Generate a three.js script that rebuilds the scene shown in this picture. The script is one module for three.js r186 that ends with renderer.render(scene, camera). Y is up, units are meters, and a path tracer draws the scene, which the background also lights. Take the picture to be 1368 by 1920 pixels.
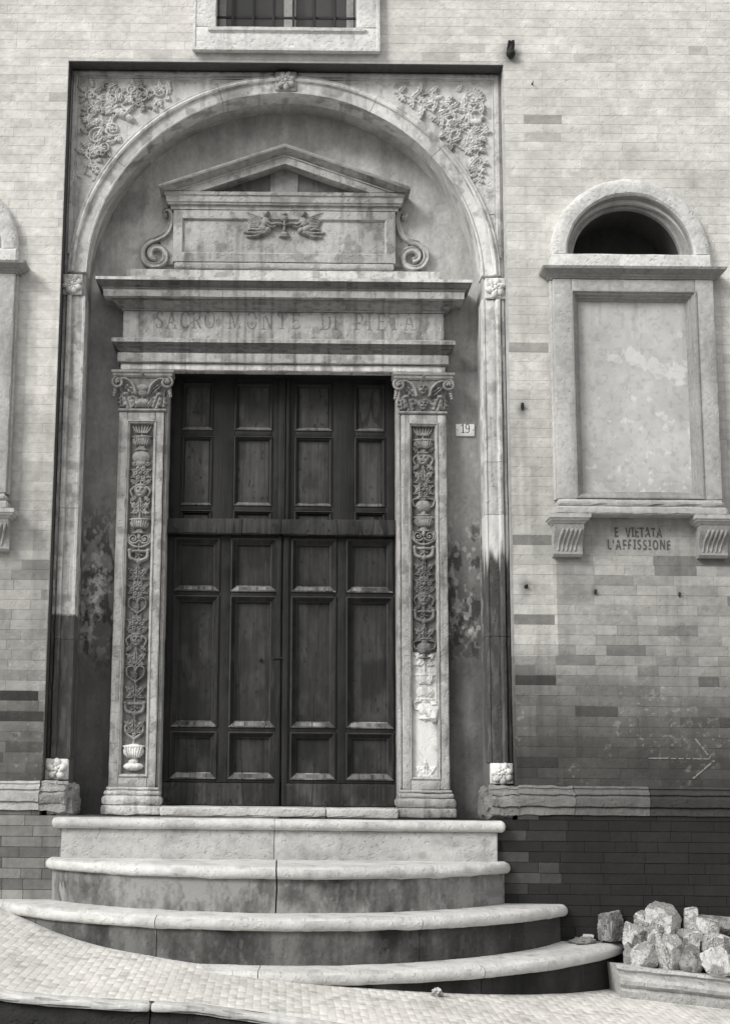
import * as THREE from 'three';
import { mergeGeometries, mergeVertices, toCreasedNormals } from 'three/addons/utils/BufferGeometryUtils.js';
import { FontLoader } from 'three/addons/loaders/FontLoader.js';

// ------------------------------------------------------------------ camera, sky, sun, exposure
const scene = new THREE.Scene();
const FULLW = 1368, FULLH = 1920, FOCAL = 2756;
const camera = new THREE.PerspectiveCamera(2 * Math.atan(FULLH / 2 / FOCAL) * 180 / Math.PI, FULLW / FULLH, 0.1, 400);
const PITCH = Math.atan(490 / FOCAL);
camera.position.set(0, 1.3, 10.6);
camera.rotation.set(PITCH, 0, 0);
camera.rotateZ(0.0095);
camera.setViewOffset(FULLW, FULLH, 156, 0, FULLW, FULLH);        // the lens is shifted: the photographer stood on the axis of the door
const SUN_DIR = new THREE.Vector3(-1.15, 1.0, 1.0).normalize();
{ // overcast sky: brighter overhead, a broad glow round the hidden sun
  const w = 256, h = 128, d = new Float32Array(w * h * 4);
  for (let j = 0; j < h; j++) for (let i = 0; i < w; i++) {
    const el = ((j + 0.5) / h - 0.5) * Math.PI, az = ((i + 0.5) / w - 0.5) * 2 * Math.PI;
    const dir = new THREE.Vector3(Math.cos(el) * Math.cos(az), Math.sin(el), Math.cos(el) * Math.sin(az));
    const s = Math.max(0, Math.sin(el)), c = Math.max(0, dir.dot(SUN_DIR));
    const L = ((0.34 + 0.66 * s) * 0.62 + 0.9 * Math.pow(c, 6)) * 1.25;
    const k = (j * w + i) * 4;
    d[k] = L; d[k + 1] = L * 0.995; d[k + 2] = L * 0.985; d[k + 3] = 1;
  }
  const t = new THREE.DataTexture(d, w, h, THREE.RGBAFormat, THREE.FloatType);
  t.mapping = THREE.EquirectangularReflectionMapping; t.magFilter = THREE.LinearFilter; t.minFilter = THREE.LinearFilter; t.needsUpdate = true;
  scene.background = t; scene.environment = t;
}
const sun = new THREE.DirectionalLight(new THREE.Color(1, 0.985, 0.95), 1.5);
sun.position.copy(SUN_DIR).multiplyScalar(30); sun.position.y += 2; sun.target.position.set(0, 2, 0);
sun.castShadow = true; sun.shadow.radius = 34; sun.shadow.mapSize.set(2048, 2048);
Object.assign(sun.shadow.camera, { left: -8, right: 8, top: 9, bottom: -9, near: 1, far: 60 });
scene.add(sun, sun.target);
const renderer = new THREE.WebGLRenderer({ antialias: true });
renderer.setSize(729, 1024);
renderer.toneMapping = THREE.LinearToneMapping;
renderer.toneMappingExposure = 1.56;
renderer.outputColorSpace = THREE.SRGBColorSpace;
renderer.shadowMap.enabled = true;

// ------------------------------------------------------------------ noise
let seed = 12345;
const rnd = () => { seed = (Math.imul(seed, 1664525) + 1013904223) | 0; return (seed >>> 8) / 16777216; };
const rr = (a, b) => a + (b - a) * rnd();
const hash = (x, y, z) => { let n = Math.imul(x, 374761393) ^ Math.imul(y, 668265263) ^ Math.imul(z, 2147483647 - 1013); n = Math.imul(n ^ (n >>> 13), 1274126177); return ((n ^ (n >>> 16)) >>> 0) / 4294967296; };
const sm = t => t * t * (3 - 2 * t);
const mix = (a, b, t) => a + (b - a) * t;
const clamp = (x, a = 0, b = 1) => Math.min(b, Math.max(a, x));
const step = (a, b, x) => sm(clamp((x - a) / (b - a)));
function n3(x, y, z) {
  const xi = Math.floor(x), yi = Math.floor(y), zi = Math.floor(z), u = sm(x - xi), v = sm(y - yi), w = sm(z - zi);
  const l = (a, b, t) => a + (b - a) * t;
  return l(l(l(hash(xi, yi, zi), hash(xi + 1, yi, zi), u), l(hash(xi, yi + 1, zi), hash(xi + 1, yi + 1, zi), u), v),
    l(l(hash(xi, yi, zi + 1), hash(xi + 1, yi, zi + 1), u), l(hash(xi, yi + 1, zi + 1), hash(xi + 1, yi + 1, zi + 1), u), v), w);
}
function n2(x, y, s = 0, p = 0) { // 2D value noise, period p when given
  let xi = Math.floor(x), yi = Math.floor(y); const u = sm(x - xi), v = sm(y - yi);
  let x1 = xi + 1, y1 = yi + 1;
  if (p) { xi = ((xi % p) + p) % p; x1 = ((x1 % p) + p) % p; yi = ((yi % p) + p) % p; y1 = ((y1 % p) + p) % p; }
  return mix(mix(hash(xi, yi, s), hash(x1, yi, s), u), mix(hash(xi, y1, s), hash(x1, y1, s), u), v);
}
function fbm(x, y, o = 4, s = 0, p = 0) { let a = 0, k = 0.5, t = 0; for (let i = 0; i < o; i++) { a += k * n2(x, y, s + i * 17, p); t += k; x *= 2; y *= 2; p *= 2; k *= 0.5; } return a / t; }

// ------------------------------------------------------------------ textures (metres: u = x, v = y)
const toS = c => Math.round(255 * clamp(c <= 0.0031308 ? c * 12.92 : 1.055 * Math.pow(c, 1 / 2.4) - 0.055));
function tex(w, h, x0, y0, sx, sy, fn, srgb = true) {
  const d = new Uint8Array(w * h * 4);
  for (let j = 0; j < h; j++) for (let i = 0; i < w; i++) {
    const v = fn(x0 + (i + 0.5) / w * sx, y0 + (j + 0.5) / h * sy), k = (j * w + i) * 4, b = srgb ? toS(v) : Math.round(255 * clamp(v));
    d[k] = d[k + 1] = d[k + 2] = b; d[k + 3] = 255;
  }
  const t = new THREE.DataTexture(d, w, h); if (srgb) t.colorSpace = THREE.SRGBColorSpace;
  t.wrapS = t.wrapT = THREE.RepeatWrapping; t.magFilter = THREE.LinearFilter; t.minFilter = THREE.LinearMipmapLinearFilter; t.generateMipmaps = true;
  t.repeat.set(1 / sx, 1 / sy); t.offset.set(-x0 / sx, -y0 / sy); t.needsUpdate = true; return t;
}
const patch = (x, y, cx, cy, rx, ry, s, f = 6) => { // ragged patch 0..1
  const q = Math.hypot((x - cx) / rx, (y - cy) / ry); if (q > 1.7) return 0;
  return step(0.55, 0.15, q * 0.6 + 0.55 * (fbm(x * f, y * f, 4, s) - 0.4));
};
// brick wall: whitewashed above, soot and damp below, run-off
const alb = (x, y) => { // how dirty the bricks are here
    let t;
    if (x > 0) {
      t = mix(0.30, 0.56, step(2.3, 4.6, y)); t = mix(t, 0.60, step(4.6, 6.5, y));
      if (x < 2.0 && y > 2.15) t = Math.max(t, 0.47);
      t = mix(0.06, t, step(1.35, 2.35, y + 0.25 * (fbm(x * 1.7, y * 1.7, 3, 601) - 0.5)));
      if (y < 1.06) t = 0.017;
    } else { t = mix(0.25, 0.6, step(1.9, 4.4, y)); t = mix(0.11, t, step(1.2, 2.0, y)); if (y < 1.05) t = 0.17; }
    return t;
  };
const wallMap = tex(2048, 2048, -3.6, -1, 8.4, 8.4, (x, y) => {
  let a = 1.05 - 0.3 * Math.pow(fbm(x * 1.6, y * 2.6, 5, 3), 1.6);
  a *= 0.84 + 0.32 * fbm(x * 30, y * 36, 3, 9); a *= 0.8 + 0.4 * fbm(x * 8, y * 12, 4, 11);
  a *= 1 - 0.22 * step(0.5, 0.85, fbm(x * 14, y * 1.2, 3, 21)) * step(7.5, 2, y);
  const low = step(2.7, 1.3, y + 0.5 * (fbm(x * 2, y * 2, 4, 31) - 0.5));
  a *= 1 - 0.35 * low * fbm(x * 5, y * 9, 4, 33);
  a *= alb(x, y) * 1.12;
  a += 0.09 * step(0.62, 0.8, fbm(x * 34, y * 44, 4, 45)) * step(3.0, 2.0, y) * step(1.0, 1.3, y) * step(0.5, 0.62, fbm(x * 2.4, y * 2.4, 3, 47));
  for (const [cx, cy, r] of [[1.775, 2.651, 0.06], [2.277, 2.617, 0.03], [1.774, 3.97, 0.05], [1.733, 6.8, 0.09]]) { const q = Math.hypot(x - cx, (y - cy) * 0.7) / r; if (q < 2) a *= 1 - 0.6 * Math.exp(-q * q * 1.6); }
  return a;
});
// portal stone: weathering
const portalMap = tex(1536, 2048, -2.1, 0.6, 4.2, 6.4, (x, y) => {
  let a = 1.06 - 0.6 * Math.pow(fbm(x * 2.6, y * 2, 6, 61), 1.4);
  a *= 0.78 + 0.42 * fbm(x * 34, y * 30, 4, 64); a *= 1 - 0.35 * step(0.52, 0.7, fbm(x * 12, y * 11, 5, 65));
  const st = step(0.5, 0.8, fbm(x * 34, y * 1.1, 4, 67));
  a *= 1 - 0.34 * st * step(5.6, 4.6, y) ;
  a *= 1 - 0.3 * step(0.55, 0.8, fbm(x * 22, y * 3.2, 4, 70));
  a *= 1 - 0.3 * step(0.6, 0.8, fbm(x * 70, y * 76, 3, 72)) * step(3.4, 2.0, y);
  // pale flaked patches low on the pilasters
  const pr = patch(x, y, 1.08, 1.55, 0.3, 0.62, 81), pl = patch(x, y, -1.0, 1.42, 0.28, 0.22, 83, 9), pl2 = patch(x, y, -1.2, 1.75, 0.05, 0.13, 84, 9);
  a = mix(a, 1.0 - 0.3 * step(0.55, 0.7, fbm(x * 12 + y * 6, y * 5, 4, 86)), Math.max(pr, pl * 0.8, pl2) * 0.85);
  return a * 0.97;
});
// niche plaster
const nicheMap = tex(1536, 2048, -2.1, 0.6, 4.2, 6.4, (x, y) => {
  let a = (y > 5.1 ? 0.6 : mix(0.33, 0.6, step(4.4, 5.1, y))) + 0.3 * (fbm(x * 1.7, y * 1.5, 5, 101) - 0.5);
  a *= 0.7 + 0.6 * fbm(x * 9, y * 5, 5, 104); a *= 0.86 + 0.28 * fbm(x * 46, y * 30, 3, 105); a *= 1 - 0.12 * step(0.5, 0.72, fbm(x * 24, y * 2.3, 4, 106)); if (y > 4.9) a *= 1 - 0.3 * step(0.48, 0.62, fbm(x * 3.2, y * 2.8, 6, 107)) * step(0.1, -0.9, x * 0.6 - 0.2) ;  // upper blotches thicken to the left: arch shade put into the colour
  a += 0.16 * patch(x, y, 1.02, 5.62, 0.36, 0.42, 111, 5) + 0.16 * patch(x, y, 0.62, 6.02, 0.2, 0.22, 112, 6) + 0.12 * patch(x, y, -0.2, 6.25, 0.12, 0.2, 113, 7) + 0.1 * patch(x, y, -1.15, 5.2, 0.2, 0.3, 118, 6);
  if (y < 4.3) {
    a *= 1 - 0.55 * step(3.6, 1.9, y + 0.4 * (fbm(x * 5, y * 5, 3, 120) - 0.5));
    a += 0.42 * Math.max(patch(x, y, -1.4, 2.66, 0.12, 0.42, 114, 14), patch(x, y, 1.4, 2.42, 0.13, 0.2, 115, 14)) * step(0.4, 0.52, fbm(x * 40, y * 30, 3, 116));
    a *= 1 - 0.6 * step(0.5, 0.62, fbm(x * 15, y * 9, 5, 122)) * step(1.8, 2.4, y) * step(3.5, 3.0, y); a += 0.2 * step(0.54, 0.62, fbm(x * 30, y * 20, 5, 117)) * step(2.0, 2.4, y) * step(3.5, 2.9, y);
    a += 0.12 * patch(x, y, 1.4, 1.85, 0.12, 0.4, 119, 6);
  }
  a *= 0.9 + 0.2 * fbm(x * 55, y * 50, 3, 121);
  return a;
});
const wornMap = tex(512, 512, 0, 0, 0.5, 0.5, (x, y) => step(0.3, 0.36, fbm(x * 40, y * 40, 3, 901, 20)), false);
const grimeMap = tex(1024, 1024, 0, 0, 2, 2, (x, y) => { let a = 0.7 + 1.0 * (fbm(x * 6, y * 2.5, 5, 911) - 0.5); a *= 0.6 + 0.8 * fbm(x * 40, y * 4, 4, 913); a += 0.5 * step(0.64, 0.78, fbm(x * 40, y * 26, 4, 915)); return a; });
const treadMap = tex(1536, 1024, -2.5, -0.4, 5, 3.4, (x, y) => { // v runs over the riser height and out over the tread
  let a = 0.98 - 0.34 * Math.pow(fbm(x * 3, y * 3, 6, 951), 1.3); a *= 0.84 + 0.3 * fbm(x * 26, y * 30, 4, 952); a *= 1 - 0.24 * step(0.5, 0.8, fbm(x * 9, y * 12, 6, 953)); a *= 1 - 0.3 * step(0.74, 0.8, fbm(x * 44, y * 60, 3, 954)); if (y < 0.62 && y > -0.3) a *= 1 - 0.12 * fbm(x * 22, y * 2, 4, 955); return a; });
const jambMap = tex(1024, 1024, -2, 1.2, 4, 2.2, (x, y) => {
  const dirt = step(x > 0 ? 0.06 : 0.012, x > 0 ? -0.14 : -0.012, y - (x > 0 ? 2.95 : 2.43) + 0.5 * (fbm(x * 26, y * 3, 4, 941) - 0.5) * (x > 0 ? 1 : 0.03));
  let a = mix(0.92, 0.085, dirt * (0.93 + 0.07 * step(0.3, 0.5, fbm(x * 30, y * 7, 4, 943)))); a *= 0.7 + 0.55 * fbm(x * 34, y * 8, 4, 945); a += 0.05 * step(0.6, 0.75, fbm(x * 46, y * 20, 4, 947)) * dirt * 0.6; return a; });
const rockMap = tex(1024, 1024, 0, 0, 1, 1, (x, y) => { const c = step(0.45, 0.53, fbm(x * 10, y * 10, 6, 921)); let a = mix(0.84, 0.42, c); a *= 0.62 + 0.7 * fbm(x * 44, y * 44, 4, 923); return a; });
const panelMap = tex(768, 1280, 2.1, 3.2, 1, 1.75, (x, y) => {
  let a = 0.8 - 0.3 * (fbm(x * 3, y * 3, 5, 931) - 0.4); a *= 0.9 + 0.18 * fbm(x * 30, y * 22, 3, 932); a *= 1 - 0.22 * step(0.5, 0.8, fbm(x * 22, y * 1.4, 3, 933)) * step(3.9, 4.8, y); a *= 1 - 0.14 * step(3.75, 3.35, y) * fbm(x * 6, y * 12, 3, 936) * 2;
  a *= 0.9 + 0.2 * fbm(x * 9, y * 7, 5, 937);
  const band = Math.exp(-(((y - 4.36 + (x - 2.56) * 0.22) / 0.075) ** 2)) * step(2.32, 2.5, x) + 0.9 * Math.exp(-(((x - 2.55) / 0.06) ** 2 + ((y - 4.4) / 0.05) ** 2)) + Math.exp(-(((x - 2.97) / 0.03) ** 2 + ((y - 4.56) / 0.03) ** 2)) + 0.35 * step(4.3, 4.0, y);
  a += 0.19 * step(0.49, 0.57, fbm(x * 17, y * 17, 5, 938) * 0.62 + 0.3 * Math.min(1, band)); a *= 1 - 0.12 * step(0.6, 0.66, fbm(x * 30, y * 30, 4, 939)); return a; });
const stoneMap = tex(1024, 1024, 0, 0, 2, 2, (x, y) => {
  let a = 1.02 - 0.5 * Math.pow(fbm(x * 3, y * 3, 6, 201, 6), 1.4); a *= 0.82 + 0.34 * fbm(x * 40, y * 40, 2, 203, 80);
  a *= 1 - 0.14 * step(0.56, 0.8, fbm(x * 44, y * 44, 4, 205, 88)); a *= 1 - 0.16 * step(0.55, 0.8, fbm(x * 16, y * 2, 3, 207, 0)); return a;
});
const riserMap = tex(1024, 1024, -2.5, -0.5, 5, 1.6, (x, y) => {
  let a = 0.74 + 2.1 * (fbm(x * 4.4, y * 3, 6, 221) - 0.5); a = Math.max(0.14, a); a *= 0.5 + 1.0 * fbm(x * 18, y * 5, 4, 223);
  a *= 1 - 0.4 * step(0.5, 0.75, fbm(x * 9, y * 1.5, 4, 224)); a *= 0.7 + 0.6 * fbm(x * 60, y * 44, 3, 225); a += 0.25 * step(0.6, 0.72, fbm(x * 26, y * 12, 4, 227)); if (y < 0.4) a *= 1 - 0.6 * step(0.0, 1.7, x + 0.5 * (fbm(x * 3, y * 3, 3, 226) - 0.5)); return a;  // lower risers darken to the right: fall of light put into the colour
});
const stoneBump = tex(1024, 1024, 0, 0, 1, 1, (x, y) => 0.45 * fbm(x * 12, y * 12, 5, 211, 12) + 0.4 * fbm(x * 90, y * 90, 2, 213, 90) - 0.5 * step(0.66, 0.78, fbm(x * 36, y * 36, 3, 215, 36)) + 0.25, false);
const plasterBump = tex(1024, 1024, 0, 0, 1.5, 1.5, (x, y) => 0.6 * fbm(x * 6, y * 6, 6, 231, 9) + 0.3 * fbm(x * 60, y * 60, 2, 233, 90) - 0.3 * step(0.6, 0.62, fbm(x * 8, y * 8, 4, 235, 12)) + 0.2, false);
const woodMap = tex(1024, 1536, -1, 1, 2, 3.5, (x, y) => {
  const board = Math.floor(x / 0.145 + 0.3 * Math.floor(y / 0.97)) * 7.3;
  let a = 0.42 + 0.55 * (fbm(x * 70 + board, y * 2.6, 4, 301) - 0.5); a *= 0.35 + 1.3 * fbm(x * 6 + board * 0.2, y * 2.6, 5, 303);
  a *= 1 - 0.55 * step(0.5, 0.8, fbm(x * 9, y * 2.6, 5, 305)); a += 0.34 * step(0.52, 0.7, fbm(x * 12, y * 5, 5, 307)) * step(3.2, 2.0, y); a *= 1 - 0.85 * step(0.012, 0.004, Math.abs(fbm(x * 5.5 + 40, y * 0.55, 3, 321) - 0.5)); a *= 1 - 0.6 * step(0.55, 0.7, fbm(x * 4.5, y * 3.4, 6, 323)); a *= 0.7 + 0.6 * fbm(x * 60, y * 22, 3, 325);
  a *= 1 - 0.7 * step(0.74, 0.82, fbm(x * 44, y * 22, 2, 309)); a += 0.06 * step(3.0, 3.6, y);
  return a;
});
const woodBump = tex(1024, 1024, 0, 0, 1, 1, (x, y) => fbm(x * 80, y * 3, 4, 311) * 0.6 + 0.4 * fbm(x * 10, y * 4, 4, 313), false);
const paveMap = tex(1024, 1024, 0, 0, 3, 3, (x, y) => { let a = 0.94 - 0.36 * fbm(x * 2, y * 2, 5, 401, 6); a *= 0.85 + 0.25 * fbm(x * 40, y * 40, 2, 403, 120); a *= 1 - 0.25 * step(0.6, 0.75, fbm(x * 9, y * 9, 4, 405, 27)); return a; });

// ------------------------------------------------------------------ materials
const TINT = [1, 0.988, 0.962];
function mat(alb, map, bump, bumpScale = 0.002, rough = 0.9, extra = {}) {
  const m = new THREE.MeshStandardMaterial({ roughness: rough, metalness: 0, ...extra });
  m.color.setRGB(alb * TINT[0], alb * TINT[1], alb * TINT[2]); if (map) m.map = map; if (bump) { m.bumpMap = bump; m.bumpScale = bumpScale; } return m;
}
const M = {
  brick: mat(1, wallMap, stoneBump, 0.0028, 0.95, { vertexColors: true }),
  mortar: mat(0.8, wallMap, stoneBump, 0.003, 0.95),
  stone: mat(0.68, portalMap, stoneBump, 0.006), stoneMid: mat(0.46, portalMap, stoneBump, 0.003), stoneDark: mat(0.66, jambMap, stoneBump, 0.004), stonePale: mat(0.82, portalMap, stoneBump, 0.003),
  dusky: mat(0.2, portalMap, stoneBump, 0.004), duskyLight: mat(0.36, portalMap, stoneBump, 0.004), spandrel: mat(0.7, portalMap, stoneBump, 0.003), sunk: mat(0.16, portalMap, stoneBump, 0.003), sunkLight: mat(0.34, portalMap, stoneBump, 0.003), capital: mat(0.38, portalMap, stoneBump, 0.002),  // first two: darker stone tones for cymas, bed moulding and pediment block
  doorcase: mat(0.5, portalMap, stoneBump, 0.006), relief: mat(0.36, portalMap, stoneBump, 0.002), reliefDark: mat(0.22, portalMap, stoneBump, 0.002),
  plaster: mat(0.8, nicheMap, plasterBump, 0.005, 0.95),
  step: mat(0.63, treadMap, stoneBump, 0.006, 0.8), riser1: mat(0.52, treadMap, stoneBump, 0.006), riser2: mat(0.25, riserMap, stoneBump, 0.004), riser3: mat(0.135, riserMap, stoneBump, 0.004), riser4: mat(0.05, riserMap, stoneBump, 0.004),  // riser tones: grime, with nosing shade put into the lowest one
  white: mat(0.76, stoneMap, stoneBump, 0.006), aed: mat(0.52, stoneMap, stoneBump, 0.003), aedPlaster: mat(0.62, panelMap, plasterBump, 0.002), aedDark: mat(0.36, stoneMap, stoneBump, 0.003), dark: mat(0.05, stoneMap, plasterBump, 0.003),
  wood: mat(0.013, woodMap, woodBump, 0.003, 0.7), woodPanel: mat(0.043, woodMap, woodBump, 0.003, 0.7), woodUp: mat(0.1, woodMap, woodBump, 0.003, 0.7), woodDustLit: mat(0.3, woodMap, woodBump, 0.002, 0.7), woodTrim: mat(0.035, woodMap, woodBump, 0.002, 0.6), woodBeam: mat(0.062, woodMap, woodBump, 0.004, 0.75),  // ledge tone: dust and light from above both put into the colour
  gutter: mat(0.03, stoneMap, stoneBump, 0.008), shadeBrick: mat(0.09, stoneMap, stoneBump, 0.003),  // second tone: brick with the shade of the opening put into the colour
  blockStone: mat(0.5, stoneMap, stoneBump, 0.008), latchIron: mat(0.012, null, stoneBump, 0.002, 0.8),
  iron: mat(0.025, null, stoneBump, 0.002, 0.7, { metalness: 0.3 }), ink: mat(0.05, null, null, 0, 0.9), cut: mat(0.28, portalMap, null, 0, 0.95, { alphaMap: wornMap, alphaTest: 0.5 }), paint: mat(0.1, null, null, 0, 0.9, { alphaMap: wornMap, alphaTest: 0.5 }), chalk: mat(0.22, null, null, 0, 1, { alphaMap: wornMap, alphaTest: 0.5 }),
  enamel: mat(0.82, null, null, 0, 0.25), glass: mat(0.07, null, null, 0, 0.15), casement: mat(0.5, stoneMap, null, 0, 0.6),
  pave: mat(1, paveMap, stoneBump, 0.003, 0.9, { vertexColors: true }), bed: mat(0.78, paveMap, stoneBump, 0.003), road: mat(0.1, paveMap, stoneBump, 0.006), kerb: mat(0.62, stoneMap, stoneBump, 0.004),
  rock: mat(0.56, rockMap, stoneBump, 0.014), rockDark: mat(0.3, rockMap, stoneBump, 0.014), rag: mat(0.25, stoneMap, stoneBump, 0.006),
};

// ------------------------------------------------------------------ geometry helpers
function finish(g, { crease = 0.55, er = 0, f = 9, smooth = false } = {}) {
  if (er) { const p = g.attributes.position; for (let i = 0; i < p.count; i++) { const x = p.getX(i) * f, y = p.getY(i) * f, z = p.getZ(i) * f; p.setXYZ(i, p.getX(i) + er * (n3(x, y, z) + n3(x * 3.1, y * 3.1, z * 3.1) * 0.5 - 0.75), p.getY(i) + er * (n3(x + 31, y, z) + n3(x * 3.1, y * 3.1 + 9, z * 3.1) * 0.5 - 0.75), p.getZ(i) + er * (n3(x, y + 57, z) + n3(x * 3.1, y * 3.1, z * 3.1 + 5) * 0.5 - 0.75)); } }
  g.deleteAttribute('uv');
  if (smooth) { g.deleteAttribute('normal'); g = mergeVertices(g, 1e-5); g.computeVertexNormals(); g = g.toNonIndexed(); }
  else { g.deleteAttribute('normal'); if (g.index) g = g.toNonIndexed(); g = toCreasedNormals(g, crease); if (g.index) g = g.toNonIndexed(); }
  return uvs(g);
}
function uvs(g) { // world metres, chosen per triangle by its facing
  const p = g.attributes.position, u = new Float32Array(p.count * 2), a = new THREE.Vector3(), b = new THREE.Vector3(), c = new THREE.Vector3();
  for (let i = 0; i < p.count; i += 3) {
    a.fromBufferAttribute(p, i); b.fromBufferAttribute(p, i + 1); c.fromBufferAttribute(p, i + 2);
    const n = b.clone().sub(a).cross(c.clone().sub(a)), ax = Math.abs(n.x), ay = Math.abs(n.y), az = Math.abs(n.z);
    [a, b, c].forEach((q, k) => { const o = (i + k) * 2; if (az >= ax && az >= ay) { u[o] = q.x; u[o + 1] = q.y; } else if (ax >= ay) { u[o] = q.x + q.z; u[o + 1] = q.y; } else { u[o] = q.x; u[o + 1] = q.y + q.z; } });
  }
  g.setAttribute('uv', new THREE.BufferAttribute(u, 2)); return g;
}
function raw(pos, idx) { const g = new THREE.BufferGeometry(); g.setAttribute('position', new THREE.Float32BufferAttribute(pos, 3)); g.setIndex(idx); return g; }
const lin = (a, b, s) => { const n = Math.max(1, Math.round((b - a) / s)), r = []; for (let i = 0; i <= n; i++) r.push(a + (b - a) * i / n); return r; };
// a worn block: rounded arrises, chipped edges, slight unevenness
function blk(x0, x1, y0, y1, z0, z1, { r = 0.006, seg = 0.07, er = 0.003, chip = 0.006, f = 9 } = {}) {
  r = Math.min(r, (x1 - x0) * 0.4, (y1 - y0) * 0.4, (z1 - z0) * 0.4);
  const ax = (a, b) => [a, ...lin(a + r, b - r, seg), b], A = [ax(x0, x1), ax(y0, y1), ax(z0, z1)], pos = [], idx = [], lo = [x0 + r, y0 + r, z0 + r], hi = [x1 - r, y1 - r, z1 - r];
  for (let d = 0; d < 3; d++) for (const side of [0, 1]) {
    const e = (d + 1) % 3, g = (d + 2) % 3, E = A[e], G = A[g], base = pos.length / 3;
    for (const ev of E) for (const gv of G) {
      const q = [0, 0, 0]; q[d] = side ? A[d][A[d].length - 1] : A[d][0]; q[e] = ev; q[g] = gv;
      const inn = q.map((v, k) => clamp(v, lo[k], hi[k])), df = q.map((v, k) => v - inn[k]), L = Math.hypot(...df) || 1, edges = df.filter(v => Math.abs(v) > 1e-6).length;
      let rad = r; if (edges > 1) rad -= chip * Math.max(0, n3(q[0] * 22, q[1] * 22, q[2] * 22) - 0.45) * 2;
      for (let k = 0; k < 3; k++) pos.push(inn[k] + df[k] / L * rad);
    }
    for (let i = 0; i < E.length - 1; i++) for (let j = 0; j < G.length - 1; j++) { const a = base + i * G.length + j, b = a + G.length; if (side) idx.push(a, b, b + 1, a, b + 1, a + 1); else idx.push(a, b + 1, b, a, a + 1, b + 1); }
  }
  return finish(raw(pos, idx), { er, f });
}
// closed 2D profile carried through stations: station(a, b) -> [x, y, z]
function loft(profile, stations, { cap = true, closed = true, er = 0.002, f = 9, crease = 0.55 } = {}) {
  const n = profile.length, pos = [], idx = [];
  for (const s of stations) for (const [a, b] of profile) pos.push(...s(a, b));
  for (let i = 0; i < stations.length - 1; i++) for (let j = 0; j < (closed ? n : n - 1); j++) { const k = (j + 1) % n, a = i * n + j, b = i * n + k; idx.push(a, b, a + n, b, b + n, a + n); }
  if (cap && closed) {
    const tris = THREE.ShapeUtils.triangulateShape(profile.map(p => new THREE.Vector2(p[0], p[1])), []), o = (stations.length - 1) * n;
    for (const t of tris) { idx.push(t[0], t[1], t[2], o + t[0], o + t[2], o + t[1]); }
  }
  return finish(raw(pos, idx), { er, f, crease });
}
// moulding along a wall with mitred returns; profile [projection, height]
function mould(profile, x0, x1, zw, bk = 0.06, opt = {}) {
  const st = [(d, y) => [x0 - d, y, zw - bk], ...lin(0, 1, 0.07 / (x1 - x0)).map(t => (d, y) => [mix(x0 - d, x1 + d, t), y, zw + d]), (d, y) => [x1 + d, y, zw - bk]];
  return loft(profile, st, { cap: true, er: 0.0025, ...opt });
}
function frame(x0, x1, y0, y1, profile, opt = {}, sides = [0, 1, 2, 3]) { // picture-frame moulding, profile [inset, z]
  const c = [[x0, y0, 1, 1], [x1, y0, -1, 1], [x1, y1, -1, -1], [x0, y1, 1, -1]], st = [];
  for (const k of sides) { const A = c[k], B = c[(k + 1) % 4], n = 8, e = sides.length < 4 && k === sides[sides.length - 1] ? 1 : 0; for (let i = 0; i < n + e; i++) { const t = i / n; st.push((d, z) => [mix(A[0] + A[2] * d, B[0] + B[2] * d, t), mix(A[1] + A[3] * d, B[1] + B[3] * d, t), z]); } }
  if (sides.length === 4) st.push(st[0]); return loft(profile, st, { cap: false, closed: false, er: 0.0015, ...opt });
}
const arc = (profile, cx, cy, a0, a1, opt = {}) => loft(profile, lin(a0, a1, 0.05).map(t => (r, z) => [cx + Math.cos(t) * r, cy + Math.sin(t) * r, z]), opt);
const upright = (profile, y0, y1, opt = {}) => loft(profile, lin(y0, y1, 0.07).map(t => (x, z) => [x, t, z]), opt);
function tube(pts, r, seg = 40, rs = 8) { return finish(new THREE.TubeGeometry(new THREE.CatmullRomCurve3(pts.map(p => new THREE.Vector3(...p))), seg, r, rs, false), { smooth: true }); }
function ball(x, y, z, sx, sy, sz, rot = 0, d = 10) { const g = new THREE.SphereGeometry(1, d + 4, d); g.scale(sx, sy, sz); g.rotateZ(rot); g.translate(x, y, z); return finish(g, { smooth: true }); }
const merge = gs => mergeGeometries(gs.map(g => { if (g.index) g = g.toNonIndexed(); for (const k of Object.keys(g.attributes)) if (!['position', 'normal', 'uv', 'color'].includes(k)) g.deleteAttribute(k); return g; }), false);

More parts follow.
